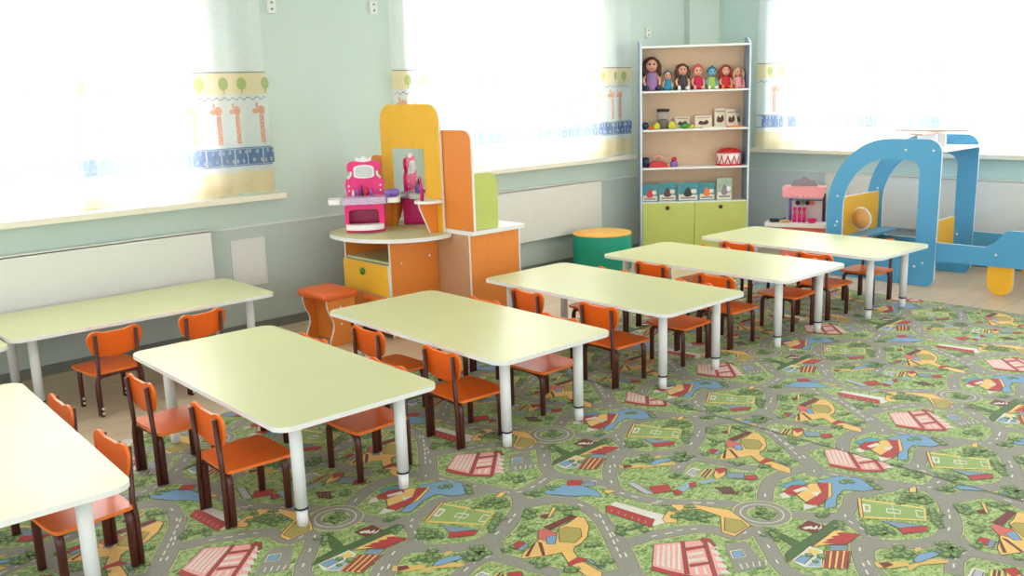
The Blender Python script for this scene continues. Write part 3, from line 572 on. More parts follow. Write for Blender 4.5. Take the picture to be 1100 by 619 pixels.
# uprights
vp(MB().plate([rrect(4.555, 5.185, .6385, 1.434, [0, 0, .11, .11], 8)], .018, YZ(3.56)), 'mirror_panel', [M['yellow'], M['edge']])
vp(MB().box(3.554, 3.5595, 4.715, 5.05, .645, 1.155), 'mirror', M['mirror'])
vp(MB().plate([rrect(4.285, 4.70, .6635, 1.275, [0, 0, .0, .0], 2)[:1]+[(4.70, .6635), (4.70, 1.275)]+[(4.35, 1.275), (4.315, 1.265), (4.292, 1.24), (4.285, 1.205)]], .018, YZ(3.583)), 'wing_panel', OE)
vp(MB().plate([[(5.05, .6635), (5.36, .6635), (5.36, 1.04), (5.35, 1.075), (5.325, 1.095), (5.29, 1.10), (5.05, 1.10)]], .018, YZ(3.583)), 'wing_panel', OE)
vp(MB().plate([[(3.602, .6635), (3.82, .6635), (3.82, .93), (3.808, .975), (3.78, 1.003), (3.74, 1.012), (3.602, 1.012)]], .016, XZ(4.325)), 'brace_panel', [M['lime'], M['edge']])
for y in (4.615, 5.115):
    sh = smooth([(3.559, y-.085), (3.50, y-.088), (3.435, y-.06), (3.405, y), (3.435, y+.06), (3.50, y+.088), (3.559, y+.085)], 4, False)
    vp(MB().plate([sh], .016, XY(.83)), 'small_shelf', [M['white'], M['edge']])
    vp(MB().plate([[(3.559, .639), (3.50, .639), (3.425, .80), (3.42, .8295), (3.559, .8295)]], .016, XZ(y-.008)), 'shelf_bracket', OE)
# rear cabinet
vp(MB().box(3.583, 3.985, 4.341, 5.40, .0, .6345), 'rear_cabinet', [wood_mat('shaded_chipboard', (200, 156, 118), .5, .03)])  # brown tone is the shadow on the cabinet front, painted into its colour
vp(MB().plate([[(3.583, 0), (3.985, 0), (3.985, .6345), (3.583, .6345)]], .0165, XZ(4.324)), 'cabinet_side', OE)
vp(MB().box(3.5825, 4.02, 4.30, 5.42, .635, .6615), 'cabinet_top', [M['edge']])
vp(MB().box(3.986, 3.996, 4.322, 4.342, .0, .6345), 'edge_strip', [M['edge']])
# pink toy vanity standing on the desktop
def toy_vanity():
    t = empty('toy_vanity', 'hot pink toy vanity with mirror on the dressing table top', 'toy vanity', (3.33, 5.07, .638), -.66)
    t.scale = (1.2, 1.2, 1.24)
    w = .105
    b = MB().plate([rrect(-w, w, .0, .145, .014, 4), rrect(-w+.02, w-.03, .028, .118, .02, 5)], .012, XZ(-.075), 0, 0)
    b.box(-w+.003, w-.003, .07, .075, .003, .143).box(-w+.003, -w+.015, -.064, .07, .003, .143).box(w-.015, w-.003, -.064, .07, .003, .143).box(-w+.014, w-.014, -.064, .07, .002, .014)
    b.build('body', M['hot'], t)
    MB().box(-w+.016, w-.016, .02, .065, .015, .142).build('recess', M['darkpink'], t)
    MB().plate([smooth([(-.09, -.07), (-.1, -.10), (-.06, -.135), (.0, -.148), (.06, -.135), (.1, -.10), (.09, -.07)], 4, False)], .026, XY(.018), 0, 0).build('tray', M['white'], t)
    MB().plate([rrect(-.118, .118, -.098, .085, .02, 4)], .034, XY(.146), 0, 0).build('countertop', M['lilac'], t)
    for s in (-1, 1): MB().plate([rrect(min(s*.119, s*.19), max(s*.119, s*.19), -.085, .02, .02, 4)], .026, XY(.148), 0, 0).build('side_shelf', M['white'], t)
    o = smooth([(-.098, .0), (-.105, .05), (-.098, .085), (-.075, .105), (-.09, .13), (-.085, .165), (-.055, .178), (0, .172), (.055, .178), (.085, .165), (.09, .13), (.075, .105), (.098, .085), (.105, .05), (.098, .0)], 4, False)
    bk = MB().plate([o], .02, Matrix.Translation((0, .045, .1805)) @ XZ(0), 0, 0).build('mirror_back', M['hot'], t)
    MB().plate([smooth([(-.055, .12), (-.05, .148), (0, .158), (.05, .148), (.055, .12), (.05, .095), (0, .088), (-.05, .095)], 4)], .006, Matrix.Translation((0, .0385, .1805)) @ XZ(0), 0, 0).build('mirror_frame', M['white'], bk)
    MB().plate([smooth([(-.045, .12), (-.04, .142), (0, .15), (.04, .142), (.045, .12), (.04, .1), (0, .095), (-.04, .1)], 4)], .003, Matrix.Translation((0, .035, .1805)) @ XZ(0), 0, 0).build('mirror', mat('toy_mirror_foil', (206, 212, 212), .3), bk)
    MB().plate([[(-.04, .172), (-.045, .2), (-.02, .188), (0, .205), (.02, .188), (.045, .2), (.04, .172)]], .012, Matrix.Translation((0, .049, .1805)) @ XZ(0), 0, 0).build('tiara', M['white'], bk)
    for s in (-1, 1):
        MB().tube([(s*.088, .041, .268), (s*.072, .041, .285), (s*.07, .041, .305)], .006, 0, 8).build('loop_trim', M['white'], bk)
        for zz in (.205, .23): MB().ell((s*.085, .041, zz), (.006, .004, .006), 0, None, 8, 6).build('stud', M['white'], bk)
    for x, c, h in ((-.04, 'purple', .045), (-.015, 'navy', .055), (.01, 'red', .045), (.035, 'purple', .038), (-.062, 'white', .03)):
        MB().lathe([(.007, 0), (.007, h*.6), (.004, h*.7), (.004, h), (0, h)], (x, .012, .1805), 0, 10).build('cosmetic', M[c], t)
toy_vanity()
c45 = Matrix.Rotation(-.66, 4, 'Z')
p = Vector((3.33, 5.07, .638))+c45 @ Vector((.185, -.045, .2165))
t = empty('toy_hairdryer', 'purple toy hairdryer lying on the pink toy vanity side shelf', 'toy hairdryer', p, -.78)
MB().lathe([(.0, -.05), (.022, -.05), (.026, -.02), (.026, .02), (.016, .04), (0, .042)], (0, 0, 0), 0, 16, Matrix.Translation((0, 0, .026)) @ Matrix.Rotation(PI/2-.05, 4, 'Y') @ Matrix.Scale(1, 4)).build('barrel', M['purple'], t)
MB().tube([(-.01, -.0, .02), (-.02, -.045, .012), (-.024, -.075, .012)], .010, 0, 8).build('handle', M['purple'], t)
# pink styling tongs leaning by the mirror
t = empty('toy_curling_tongs', 'hot pink toy curling tongs standing on the small shelf by the mirror', 'toy curling tongs', (3.452, 4.625, .846))
MB().tube([(0, .0, .0), (.012, .008, .06), (.02, .028, .15)], [.011, .009, .003], 0, 8).build('barrel', M['hot'], t)
MB().tube([(-.004, -.014, .0), (-.002, -.02, .05), (-.012, -.03, .075)], [.01, .009, .007], 0, 8).build('handle', M['darkpink'], t)
# ------------------------------------------------------------------ orange stool
t = empty('stool', 'orange padded stool with wavy side panels beside the yellow drawer', 'stool', (2.925, 4.94, 0), .02)
prof = [(-.095, 0), (-.082, .05), (-.062, .10), (-.06, .15), (-.088, .21), (-.098, .25), (-.1, .2895)]
side = smooth(prof, 4, False)+[(.1, .2895)]+[(-x, z) for x, z in smooth(prof, 4, False)[::-1]][1:]
for y in (-.145, .129):
    sp_ = MB().plate([side], .016, XZ(y)).build('side_panel', OE, t)
    if y < 0:
        for zz in (.235, .13): MB().lathe([(0, 0), (.008, 0), (.006, .003), (0, .003)], (0, 0, 0), 0, 10, Matrix.Translation((-.005, y, zz)) @ Matrix.Rotation(PI/2, 4, 'X')).build('screw_cap', M['screw'], sp_)
MB().box(-.01, .006, -.1285, .1285, .01, .2895).build('stretcher', [M['orange']], t)
pd = MB(); n = 7
prs = [rrect(-.125+q, .125-q, -.165+q, .165-q, .03, 5) for q in (.006, 0, 0, .006, .02)]
zz = [.290, .297, .318, .328, .334]; k = len(prs[0])
vs = [(x, y, z) for P_, z in zip(prs, zz) for x, y in P_]
fs = [(i*k+a, i*k+(a+1) % k, (i+1)*k+(a+1) % k, (i+1)*k+a) for i in range(4) for a in range(k)]+[tuple(range(k))[::-1], tuple(4*k+a for a in range(k))]
pd.add(vs, fs, 0, True).build('seat_pad', M['seatpad'], t)
# ------------------------------------------------------------------ pouf
t = empty('pouf', 'round teal pouf with a yellow top beside the bookcase', 'pouf', (5.72, 5.17, 0))
MB().lathe([(.0, 0), (.235, 0), (.245, .012), (.248, .15), (.245, .29), (.242, .3)], (0, 0, 0), 0, 40).build('body', M['teal'], t)
MB().lathe([(.242, .3005), (.247, .306), (.243, .315), (.2, .322), (.0, .325)], (0, 0, 0), 0, 40).build('top_cushion', M['padyellow'], t)
# ------------------------------------------------------------------ bookcase across the corner
SO = Vector((6.346, 5.274, 0)); SR = -PI/4; SM = Matrix.Translation(SO) @ Matrix.Rotation(SR, 4, 'Z')
SWD, SD, SH = .946, .235, 1.835
t = empty('bookcase', 'tall open bookcase of toys with two lime green doors', 'bookcase', SO, SR)
for x0, x1 in ((0, .016), (SWD-.016, SWD)):
    b = MB().plate([[(0, 0), (SD, 0), (SD, SH+.045), (.12, SH+.045), (.03, SH+.01), (0, SH-.02)]], .016, YZ(x0))
    b.build('side_panel', [M['shelfblue'], M['paleblue']], t)
LV = [.487, .79, 1.122, 1.452]
MB().box(.0165, SWD-.0165, .004, SD-.008, SH-.022, SH-.004).build('top_board', [M['edge']], t)
for z in LV: MB().box(.0165, SWD-.0165, .006, SD-.008, z-.016, z).build('shelf_board', [M['edge']], t)
MB().box(.0165, SWD-.0165, SD-.0075, SD-.002, .03, SH-.004).build('back_board', [M['beige']], t)
MB().box(.0165, SWD-.0165, .02, SD-.008, .04, .056).build('bottom_board', [M['edge']], t)
for x0, x1, kx in ((.018, SWD/2-.002, .235), (SWD/2+.002, SWD-.018, .70)):
    d = MB().plate([rrect(x0, x1, .045, .478, [.0, .0, .02, .02], 4)], .016, XZ(-.0165)).build('door', [M['lime'], M['lime']], t)
    MB().lathe([(0, 0), (.014, 0), (.018, .008), (.01, .016), (0, .017)], (0, 0, 0), 0, 14, Matrix.Translation((kx, -.0165, .437)) @ Matrix.Rotation(PI/2, 4, 'X')).build('knob', M['brown'], d)
def at(u, d, z): return SM @ Vector((u, d, z))
def doll(name, label, cat, u, d, h, hair, cloth, legs, skin='skin', long=True, turn=0):
    h *= 1.1
    """seated doll facing the room"""
    t = empty(name, label, cat, at(u, d, LV[3]), SR+turn, 'dolls on the top shelf'); s = h/.2
    b = MB()
    b.ell((0, .02*s, .055*s), (.034*s, .026*s, .055*s))                              # trunk
    b.tube([(0, .02*s, .10*s), (0, .02*s, .125*s)], .013*s, 0, 8)
    b.ell((0, .016*s, .152*s), (.036*s, .036*s, .04*s))                              # head
    b.ell((0, -.02*s, .148*s), (.007*s, .006*s, .006*s), 0, None, 8, 6)
    for q in (-1, 1):
        b.tube([(q*.028*s, .02*s, .098*s), (q*.05*s, .005*s, .065*s), (q*.043*s, -.025*s, .035*s)], [.012*s, .010*s, .008*s], 0, 8)
        b.tube([(q*.018*s, .01*s, .016*s), (q*.03*s, -.035*s, .016*s), (q*.034*s, -.065*s, .014*s)], [.015*s, .013*s, .010*s], 1, 8)
        b.ell((q*.035*s, -.07*s, .018*s), (.012*s, .012*s, .018*s), 1)
        b.ell((q*.013*s, -.017*s, .158*s), (.006*s, .004*s, .007*s), 2, None, 8, 6)
    b.ell((0, -.018*s, .132*s), (.009*s, .004*s, .003*s), 3, None, 8, 6)
    b.build('body', [M[skin], M[legs], M['dark'], M['red']], t)
    hb = MB().ell((0, .026*s, .165*s), (.044*s, .036*s, .038*s))
    if long:
        for q in (-1, 1): hb.tube([(q*.03*s, .022*s, .18*s), (q*.046*s, .02*s, .14*s), (q*.045*s, .015*s, .085*s)], [.014*s, .017*s, .010*s], 0, 8)
    else: hb.tube([(0, .02*s, .185*s), (.004*s, .016*s, .215*s)], [.026*s, .004*s], 0, 8)
    hb.build('hair', M[hair], t)
    MB().lathe([(.058*s, .004*s), (.05*s, .03*s), (.036*s, .065*s), (.036*s, .1*s), (.016*s, .113*s)], (0, .018*s, 0), 0, 16).build('dress', M[cloth], t)
    return t
mat('brown_hair', (88, 54, 44), .6); mat('auburn_hair', (150, 56, 40), .6); mat('lilac_cloth', (170, 130, 180), .7); mat('crimson_cloth', (200, 40, 80), .7)
mat('rose_hair', (224, 84, 100), .6); mat('teal_hair', (50, 110, 120), .6); mat('lime_cloth', (170, 200, 90), .7); mat('black_check', (60, 58, 66), .7, .5, 60); mat('blond_hair', (220, 186, 140), .6); mat('sky_skin', (110, 190, 225), .5)
M.update({k: MATS[k] for k in ('brown_hair', 'auburn_hair', 'lilac_cloth', 'crimson_cloth', 'rose_hair', 'teal_hair', 'lime_cloth', 'black_check', 'blond_hair', 'sky_skin')})
doll('doll', 'tall brown-haired doll in lilac, leftmost on the top shelf', 'doll', .112, .13, .265, 'brown_hair', 'lilac_cloth', 'navy')
doll('doll', 'small doll with green cap and cyan dress on the top shelf', 'doll', .25, .11, .155, 'teal_hair', 'cyan', 'cyan', 'skin', False)
doll('doll', 'long brown-haired doll in black and white on the top shelf', 'doll', .38, .12, .205, 'brown_hair', 'black_check', 'white')
doll('doll', 'pink-haired doll in a crimson dress on the top shelf', 'doll', .515, .12, .19, 'rose_hair', 'crimson_cloth', 'skin', 'skin', False)
doll('doll', 'doll with blue face and teal hair on the top shelf', 'doll', .635, .12, .175, 'teal_hair', 'lime_cloth', 'white', 'sky_skin', False)
doll('doll', 'doll with auburn hair in a red dress on the top shelf', 'doll', .755, .12, .185, 'auburn_hair', 'red', 'orange')
doll('doll', 'blond doll in pale pink, rightmost on the top shelf', 'doll', .868, .13, .165, 'blond_hair', 'pink', 'pink')
# second shelf
def sput(name, label, cat, u, d, z, b, mats, group=None, turn=0):
    return tag(b.build(name, mats, None, at(u, d, z), SR+turn), label, cat, group)
sput('toy_ball', 'dark blue toy ball at the left end of the second shelf', 'ball', .05, .09, LV[2], MB().ell((0, 0, .033), (.033, .033, .033)), M['navy'])
sput('toy_fruit', 'orange flat toy fruit beside the dark blue ball', 'toy fruit', .105, .06, LV[2], MB().ell((0, 0, .012), (.03, .022, .012)), M['chair'])
for u, lb, s in ((.15, 'lime yellow toy pear left of the jar front on the second shelf', .03), (.28, 'lime yellow toy pear right of the jar on the second shelf', .034)):
    t = empty('toy_pear', lb, 'toy fruit', at(u, .06, LV[2]), SR, 'toy pears on the second shelf')
    MB().lathe([(0, 0), (s*.7, s*.15), (s, s*.75), (s*.85, s*1.35), (s*.45, s*1.9), (0, s*2.15)], (0, 0, 0), 0, 18).build('fruit', M['limeball'], t)
    MB().tube([(0, 0, s*2.1), (.003, 0, s*2.7)], .003, 0, 6).build('stem', M['brown'], t)
t = empty('jar', 'glass jar with dark lid and brown contents on the second shelf', 'jar', at(.215, .15, LV[2]), SR)
MB().lathe([(.05, .006), (.056, .02), (.056, .12), (.048, .138), (.048, .148)], (0, 0, 0), 0, 24).build('glass_body', sheer('jar_glass', (226, 232, 234), .22, .3), t)
MB().lathe([(0, 0), (.05, 0), (.05, .005), (0, .0055)], (0, 0, 0), 0, 20).build('base', M['grey'], t)
MB().lathe([(.0, .0065), (.044, .0065), (.048, .03), (.046, .07), (.03, .085), (0, .088)], (0, 0, 0), 0, 18).build('contents', mat('brown_beads', (110, 84, 76), .6, .5, 90), t)
MB().lathe([(.054, .149), (.056, .155), (.056, .172), (0, .174)], (0, 0, 0), 0, 24).build('lid', M['dark'], t)
t = empty('toy_caterpillar', 'green toy with lime head on the second shelf', 'toy', at(.40, .07, LV[2]), SR)
MB().ell((0, 0, .024), (.036, .028, .024)).tube([(-.03, 0, .02), (-.06, 0, .015)], [.014, .005], 0, 8).build('body', M['green'], t)
MB().ell((.055, 0, .016), (.022, .018, .016)).build('head', M['limeball'], t)
def picture(u, d, w, h, z, label, name='picture_board', lean=.12, turn=0, cat='picture board', spot='maroon'):
    t = empty(name, label, cat, at(u, d, z), SR+turn, 'cream picture boards on the second shelf')
    X = Matrix.Rotation(-lean, 4, 'X')
    MB().plate([rrect(-w/2, w/2, 0, h, .004, 2)], .008, X @ XZ(0), 0, 0).build('board', M['cream'], t)
    MB().plate([smooth([(-w*.3, h*.3), (-w*.2, h*.6), (0, h*.5), (w*.2, h*.65), (w*.32, h*.4), (w*.1, h*.25)], 3)], .001, X @ XZ(-.0015), 0, 0).build('printed_picture', M['brown'], t)
    MB().plate([[(-w*.38, h*.8), (w*.38, h*.8), (w*.38, h*.86), (-w*.38, h*.86)]], .001, X @ XZ(-.0015), 0, 0).build('printed_line', M['grey'], t)
picture(.565, .12, .145, .105, LV[2], 'wide cream picture board with brown drawing on the second shelf')
picture(.715, .14, .10, .165, LV[2], 'tallest cream picture board on the second shelf')
picture(.81, .12, .09, .155, LV[2], 'cream picture card with red drawing right of the tallest board')
picture(.885, .12, .08, .16, LV[2], 'cream book leaning sideways at the right end of the second shelf', 'book', .25, .9, 'book')
picture(.39, .19, .13, .10, LV[2], 'blank pale board at the back of the second shelf behind the green toy', lean=.06)
sput('book', 'thin cream book lying flat under the picture boards', 'book', .64, .055, LV[2], MB().box(-.1, .1, -.035, .035, 0, .012), M['cream'])
sput('book', 'thin orange book lying flat at the right of the second shelf', 'book', .82, .05, LV[2], MB().box(-.06, .06, -.035, .035, 0, .012), M['chairedge'])
# third shelf
sput('toy_cup', 'dark toy cup at the left end of the third shelf', 'cup', .055, .10, LV[1], MB().lathe([(.0, 0), (.028, 0), (.034, .085), (.03, .085), (.026, .01), (0, .01)], (0, 0, 0), 0, 18), M['navy'])
t = empty('toy_telephone', 'red toy telephone with cream handset on the third shelf', 'toy telephone', at(.165, .09, LV[1]), SR)
MB().plate([smooth([(-.075, 0), (.075, 0), (.07, .03), (.03, .05), (-.03, .05), (-.07, .03)], 3)], .09, XZ(-.045), 0, 0).build('body', M['red'], t)
MB().tube([(-.038, 0, .055), (-.034, 0, .085), (-.015, 0, .098), (.015, 0, .098), (.034, 0, .085), (.038, 0, .055)], .012, 0, 8).build('handset', M['skin'], t)
t = empty('toy_figure', 'small purple toy with red top on the third shelf', 'toy', at(.305, .09, LV[1]), SR)
MB().lathe([(.0, 0), (.03, 0), (.032, .04), (.02, .05), (0, .05)], (0, 0, 0), 0, 16).build('body', M['purple'], t)
MB().ell((0, 0, .065), (.024, .022, .022)).build('head', M['red'], t)
MB().ell((-.05, 0, .014), (.018, .016, .014)).build('paw', M['skin'], t)
t = empty('toy_drum', 'red and white toy drum on the third shelf', 'toy drum', at(.79, .12, LV[1]), SR)
b = MB(); n = 24
b.lathe([(0, 0), (.110, 0), (.110, .012), (.107, .014)], (0, 0, 0), 0, n).build('lower_rim', M['red'], t)
MB().lathe([(.107, .0145), (.107, .110)], (0, 0, 0), 0, n).build('shell', M['white'], t)
b = MB()
for k in range(12):
    a0, a1, am = 2*PI*k/12, 2*PI*(k+1)/12, 2*PI*(k+.5)/12; r = .1085
    b.add([(r*math.cos(a0), r*math.sin(a0), .015), (r*math.cos(a1), r*math.sin(a1), .015), (r*math.cos(am), r*math.sin(am), .10)], [(0, 1, 2)], 0)
b.build('zigzag', M['red'], t)
MB().lathe([(.110, .1105), (.112, .110), (.112, .112), (.07, .145), (0, .152)], (0, 0, 0), 0, n).build('upper_rim', M['red'], t)
# fourth shelf: picture books standing face out
BK = [(.088, .142, .158, 'teal picture book with a red picture, leftmost on the bottom shelf', 'red'), (.246, .158, .165, 'teal picture book with a dark bottle shape, second on the bottom shelf', 'brown'),
      (.425, .185, .165, 'wide teal picture book, third on the bottom shelf', 'dark'), (.595, .145, .158, 'teal picture book with an animal picture, fourth on the bottom shelf', 'chairedge'),
      (.745, .135, .195, 'tall pale green picture book, rightmost on the bottom shelf', 'grey')]
mat('book_teal', (72, 146, 160), .5, .2, 40); mat('book_pale', (170, 190, 172), .5, .2, 40)
for i, (u, w, h, lb, spot) in enumerate(BK):
    t = empty('picture_book', lb, 'book', at(u, .05+.02*(i % 2), LV[0]), SR, 'picture books on the bottom shelf'); X = Matrix.Rotation(-.10, 4, 'X')
    MB().plate([[(-w/2, 0), (w/2, 0), (w/2, h), (-w/2, h)]], .014, X @ XZ(0), 0, 1).build('cover', [MATS['book_pale' if i == 4 else 'book_teal'], M['cream']], t)
    MB().plate([[(-w*.44, .008), (w*.44, .008), (w*.44, h*.32), (-w*.44, h*.36)]], .001, X @ XZ(-.0015), 0, 0).build('title_band', M['cream'], t)
    MB().plate([smooth([(-w*.2, h*.3), (-w*.12, h*.6), (0, h*.72), (w*.12, h*.55), (w*.2, h*.32), (0, h*.22)], 3)], .001, X @ XZ(-.003), 0, 0).build('printed_picture', M[spot], t)
    MB().plate([rrect(w*.14, w*.4, h*.4, h*.62, .01, 3)], .001, X @ XZ(-.003), 0, 0).build('printed_figure', M['cream' if i != 4 else 'white'], t)
    MB().plate([[(-w*.36, h*.12), (w*.36, h*.12), (w*.36, h*.2), (-w*.36, h*.2)]], .001, X @ XZ(-.003), 0, 0).build('title_line', M['grey'], t)
KR = -1.2
# ------------------------------------------------------------------ toy kitchen by the right wall (front to -X)
t = empty('toy_kitchen', 'pink and white toy kitchen stand with awning by the right wall', 'toy kitchen', (7.15, 4.14, -.0028), KR)
MB().box(-.16, .19, -.1, .1, 0, .285).build('cabinet', M['coral'], t)
d = MB().plate([rrect(.03, .18, .03, .25, .01, 3)], .012, XZ(-.1125), 0, 0).build('door', M['red'], t)
MB().tube([(.05, -.118, .22), (.16, -.118, .22)], .006, 0, 8).build('handle', M['white'], d)
d = MB().plate([rrect(-.15, .02, .03, .25, .01, 3)], .012, XZ(-.1125), 0, 0).build('door', M['coral'], t)
MB().box(-.14, .01, -.1165, -.113, .2, .235).build('label_plate', M['white'], d)
MB().plate([rrect(-.31, .2, -.13, .11, .02, 4)], .03, XY(.2855), 0, 0).build('counter', M['white'], t)
for x in (-.125, .155): MB().tube([(x, .06, .316), (x, .06, .556)], .013, 0, 10).build('post', M['purple'] if x < 0 else M['navy'], t)
MB().box(-.11, .14, .056, .064, .316, .556).build('back_panel', mat('kitchen_back', (222, 206, 214), .5), t)
aw = MB()
for k in range(8):
    x0 = -.17+k*.0425
    aw.plate([[(x0, .05), (x0+.0425, .05), (x0+.0425, .004), (x0+.036, -.016), (x0+.021, -.022), (x0+.006, -.016), (x0, .004)]], .012, Matrix.Translation((0, -.08, .55)) @ XZ(0), 0, 0)
aw.box(-.17, .17, -.08, .075, .6005, .625)
aw.build('awning', M['pink'], t)
MB().plate([smooth([(-.11, 0), (-.09, .045), (-.04, .06), (0, .085), (.04, .06), (.09, .045), (.11, 0)], 4, False)], .012, Matrix.Translation((0, -.02, .6255)) @ XZ(0), 0, 0).build('sign_board', M['grey'], t)
MB().tube([(-.12, .045, .5), (.15, .045, .5)], .005, 0, 6).build('rail', M['cyan'], t)
for x, c in ((-.06, 'dark'), (-.02, 'grey'), (.02, 'dark'), (.06, 'coral')): MB().lathe([(0, 0), (.02, 0), (.02, .01), (0, .011)], (0, 0, 0), 0, 14, Matrix.Translation((x, .048, .475)) @ Matrix.Rotation(PI/2, 4, 'X')).build('hanging_pan', M[c], t)
def kt(x, y, name, label, cat, b, m, group=None):
    p = Matrix.Rotation(KR, 3, 'Z') @ Vector((x, y, 0))
    return tag(b.build(name, m, None, (7.15+p.x, 4.14+p.y, .3135), KR), label, cat, group)
for x, lb in ((-.075, 'left'), (-.035, 'middle'), (.005, 'right')):
    kt(x, -.02, 'toy_bottle', 'hot pink toy bottle on the toy kitchen counter, %s of three' % lb, 'toy bottle', MB().lathe([(.0, 0), (.015, 0), (.015, .06), (.007, .08), (.007, .1), (.015, .105), (.015, .125), (0, .13)], (0, 0, 0), 0, 12), M['hot'], 'pink toy bottles')
kt(-.24, -.03, 'toy_pan', 'black toy pan on the left of the toy kitchen counter', 'toy pan', MB().lathe([(0, 0), (.04, 0), (.045, .022), (.04, .022), (.037, .005), (0, .005)], (0, 0, 0), 0, 18).tube([(.04, 0, .018), (.09, .03, .03)], .006, 0, 8), M['dark'])
kt(-.14, -.05, 'toy_plate', 'yellow toy dish of food on the toy kitchen counter', 'toy dish', MB().lathe([(0, 0), (.03, 0), (.045, .014), (0, .02)], (0, 0, 0), 0, 16), M['padyellow'])
kt(.075, -.04, 'toy_bowl', 'pink toy bowl at the right of the toy kitchen counter', 'toy bowl', MB().lathe([(0, 0), (.025, 0), (.04, .035), (.036, .035), (.022, .006), (0, .006)], (0, 0, 0), 0, 16), M['hot'])
# ------------------------------------------------------------------ play helicopter (nose to -Y, cab panels in YZ planes)
HX0, HX1 = 6.66, 7.31
t = empty('play_helicopter', 'large blue wooden play helicopter with arch cab and rotor by the right window', 'play helicopter', (7.0, 3.0, -.0028))
def hp(b, name, mats, parent=None):
    for i in range(len(b.v)): b.v[i] = (b.v[i][0]-7.0, b.v[i][1]-3.0, b.v[i][2]+.0028)
    return b.build(name, mats, parent or t)
BE = [M['blue'], M['paleblue']]
def arc(cx, cy, rx, ry, a0, a1, n=12): return [(cx+rx*math.cos(a0+(a1-a0)*i/n), cy+ry*math.sin(a0+(a1-a0)*i/n)) for i in range(n+1)]
outer = arc(2.87, .06, .065, .06, PI, 1.5*PI, 5)+arc(3.58, .06, .08, .06, 1.5*PI, 2*PI, 5)+arc(3.17, .52, .49, .545, 0, .5*PI, 16)+arc(2.90, .965, .1, .1, .5*PI, PI, 7)
inner = arc(3.02, .29, .07, .05, PI, 1.5*PI, 5)+arc(3.48, .29, .05, .05, 1.5*PI, 2*PI, 5)+arc(3.19, .52, .34, .395, 0, .5*PI, 14)+arc(3.03, .825, .08, .09, .5*PI, PI, 7)
for x in (HX0, HX1):
    s = hp(MB().plate([outer, inner], .018, YZ(x)), 'cab_side', BE)
    for (y, z) in ((2.86, .985), (3.06, .985), (3.575, .62), (3.57, .42), (3.585, .39), (2.92, .30), (2.89, .17), (2.95, .14), (3.03, .16), (3.04, .11), (3.02, .08)):
        hp(MB().lathe([(0, 0), (.009, 0), (.007, .003), (0, .003)], (0, 0, 0), 0, 8, Matrix.Translation((x-.0002, y, z)) @ Matrix.Rotation(-PI/2, 4, 'Y')), 'screw_cap', M['screw'], s)
a, b_ = HX0+.0185, HX1-.0005
hp(MB().plate([[(a, .02), (b_, .02), (b_, .60), (a+.1, .605), (a, .59)]], .018, XZ(3.56)), 'rear_panel', [M['yellow'], M['edge']])
WX = Matrix.Translation((6.84, 3.46, .432)) @ Matrix.Rotation(-.12, 4, 'Z') @ Matrix.Rotation(.3, 4, 'X') @ Matrix.Rotation(-PI/2, 4, 'Y')
def ring3(r, z, n=28): return [(r*math.cos(2*PI*i/n), r*math.sin(2*PI*i/n), z) for i in range(n+1)]
dsk = hp(MB().lathe([(0, 0), (.08, 0), (.08, .018), (0, .018)], (0, 0, 0), 0, 28, WX), 'steering_wheel', [mat('peach_board', (240, 176, 104), .45)])
hp(MB().tube(ring3(.083, .009), .0085, 0, 6, WX), 'wheel_rim', M['edge'], dsk)
hp(MB().tube([(6.885, 3.47, .42), (6.94, 3.555, .42)], .014, 0, 10), 'steering_column', M['blue'])
hp(MB().box(a, b_, 3.40, 3.555, .285, .303), 'seat_board', M['blue'])
hp(MB().plate([[(a, .2), (7.2, .2), (7.2, .455), (a, .45)]], .018, XZ(2.90)), 'front_seat_panel', [M['yellow'], M['edge']])
hp(MB().plate([rrect(a, b_, 2.79, 3.16, .02, 3)], .018, XY(.972)), 'roof_board', [M['white'], M['edge']])
hub = hp(MB().box(6.90, 6.918, 2.95, 3.09, .9905, 1.085).box(7.06, 7.078, 2.95, 3.09, .9905, 1.085).box(6.9185, 7.0595, 3.0, 3.018, .9905, 1.085), 'rotor_hub', [M['white']])
MBL = mat('pale_pink_board', (206, 180, 166), .5)
hp(MB().plate([rrect(6.72, 7.26, 2.975, 3.065, .02, 3)], .016, XY(1.0855), 0, 1), 'rotor_blade', [mat('rotor_white', (226, 216, 208), .5), MBL])
hp(MB().plate([rrect(6.945, 7.035, 2.76, 3.28, .02, 3)], .014, XY(1.102), 0, 1), 'rotor_blade', [MATS['rotor_white'], MBL])
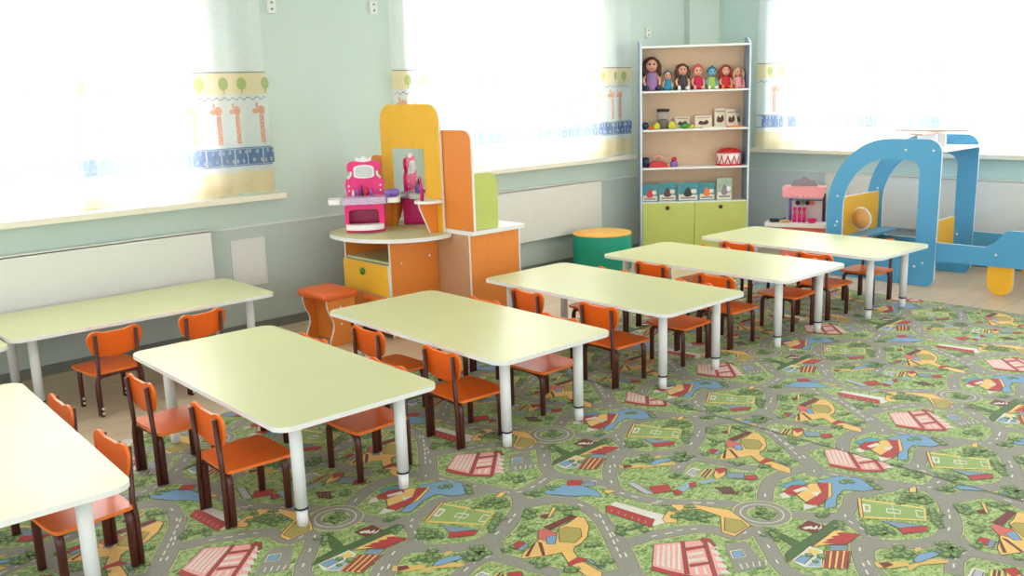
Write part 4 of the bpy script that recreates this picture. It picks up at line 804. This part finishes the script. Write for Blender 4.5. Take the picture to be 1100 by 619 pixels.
# nose rails and skids
rail = [(2.7985, .195), (2.7985, .332), (2.47, .332), (2.42, .352), (2.34, .45), (2.315, .46), (1.80, .46), (1.76, .44), (1.75, .25), (1.80, .21), (2.2, .205)]
for x in (HX0, HX1):
    r_ = hp(MB().plate([rail], .018, YZ(x)), 'nose_rail', BE)
    hp(MB().lathe([(0, 0), (.009, 0), (.007, .003), (0, .003)], (0, 0, 0), 0, 8, Matrix.Translation((x-.0002, 2.39, .285)) @ Matrix.Rotation(-PI/2, 4, 'Y')), 'screw_cap', M['screw'], r_)
    for y in (2.36, 1.9):
        o_ = [(y-.085, .23), (y+.085, .23)]+arc(y, .083, .085, .083, 0, -PI, 12)
        hp(MB().plate([o_], .018, YZ(x+.0185)), 'wheel', [M['yellow'], M['edge']])
hp(MB().box(a, b_, 1.752, 1.77, .26, .44), 'nose_panel', M['blue'])
hp(MB().box(a, b_, 1.85, 2.3, .36, .378), 'nose_seat', M['blue'])
# ------------------------------------------------------------------ light and camera
def area(name, loc, rot, sx, sy, power, col=(1, 1, 1)):
    L = bpy.data.lights.new(name, 'AREA'); L.shape = 'RECTANGLE'; L.size = sx; L.size_y = sy; L.energy = power; L.color = col
    o = bpy.data.objects.new(name, L); C.objects.link(o); o.location = loc; o.rotation_euler = rot; return o
area('daylight_left', (1.4, YA+.75, 1.65), (-PI/2, 0, 0), 3.4, 1.9, 215, (1, .99, .97))
area('daylight_middle', (5.2, YA+.75, 1.65), (-PI/2, 0, 0), 3.0, 1.9, 205, (1, .99, .97))
area('daylight_right', (XB+.75, 3.0, 1.65), (-PI/2, 0, -PI/2), 4.4, 1.9, 310, (1, .99, .97))
wd = bpy.data.worlds.new('daylight'); bpy.context.scene.world = wd; wd.use_nodes = True
bg = wd.node_tree.nodes['Background']; bg.inputs[0].default_value = (.93, .97, 1, 1); bg.inputs[1].default_value = 2.85
cam = bpy.data.cameras.new('camera'); co = bpy.data.objects.new('camera', cam); C.objects.link(co)
yaw, pit, roll = .7358, .2108, -.0329
F = Vector((math.sin(yaw)*math.cos(pit), math.cos(yaw)*math.cos(pit), -math.sin(pit)))
r = Vector((math.cos(yaw), -math.sin(yaw), 0)); u = r.cross(F)
r, u = r*math.cos(roll)+u*math.sin(roll), u*math.cos(roll)-r*math.sin(roll)
co.matrix_world = Matrix(((r.x, u.x, -F.x, 0), (r.y, u.y, -F.y, 0), (r.z, u.z, -F.z, 1.50108), (0, 0, 0, 1)))
cam.sensor_width = 36; cam.lens = 993.4383/1100*36; cam.clip_start = .05
sc = bpy.context.scene; sc.camera = co
sc.view_settings.view_transform = 'Standard'; sc.view_settings.look = 'None'; sc.view_settings.exposure = 0.0
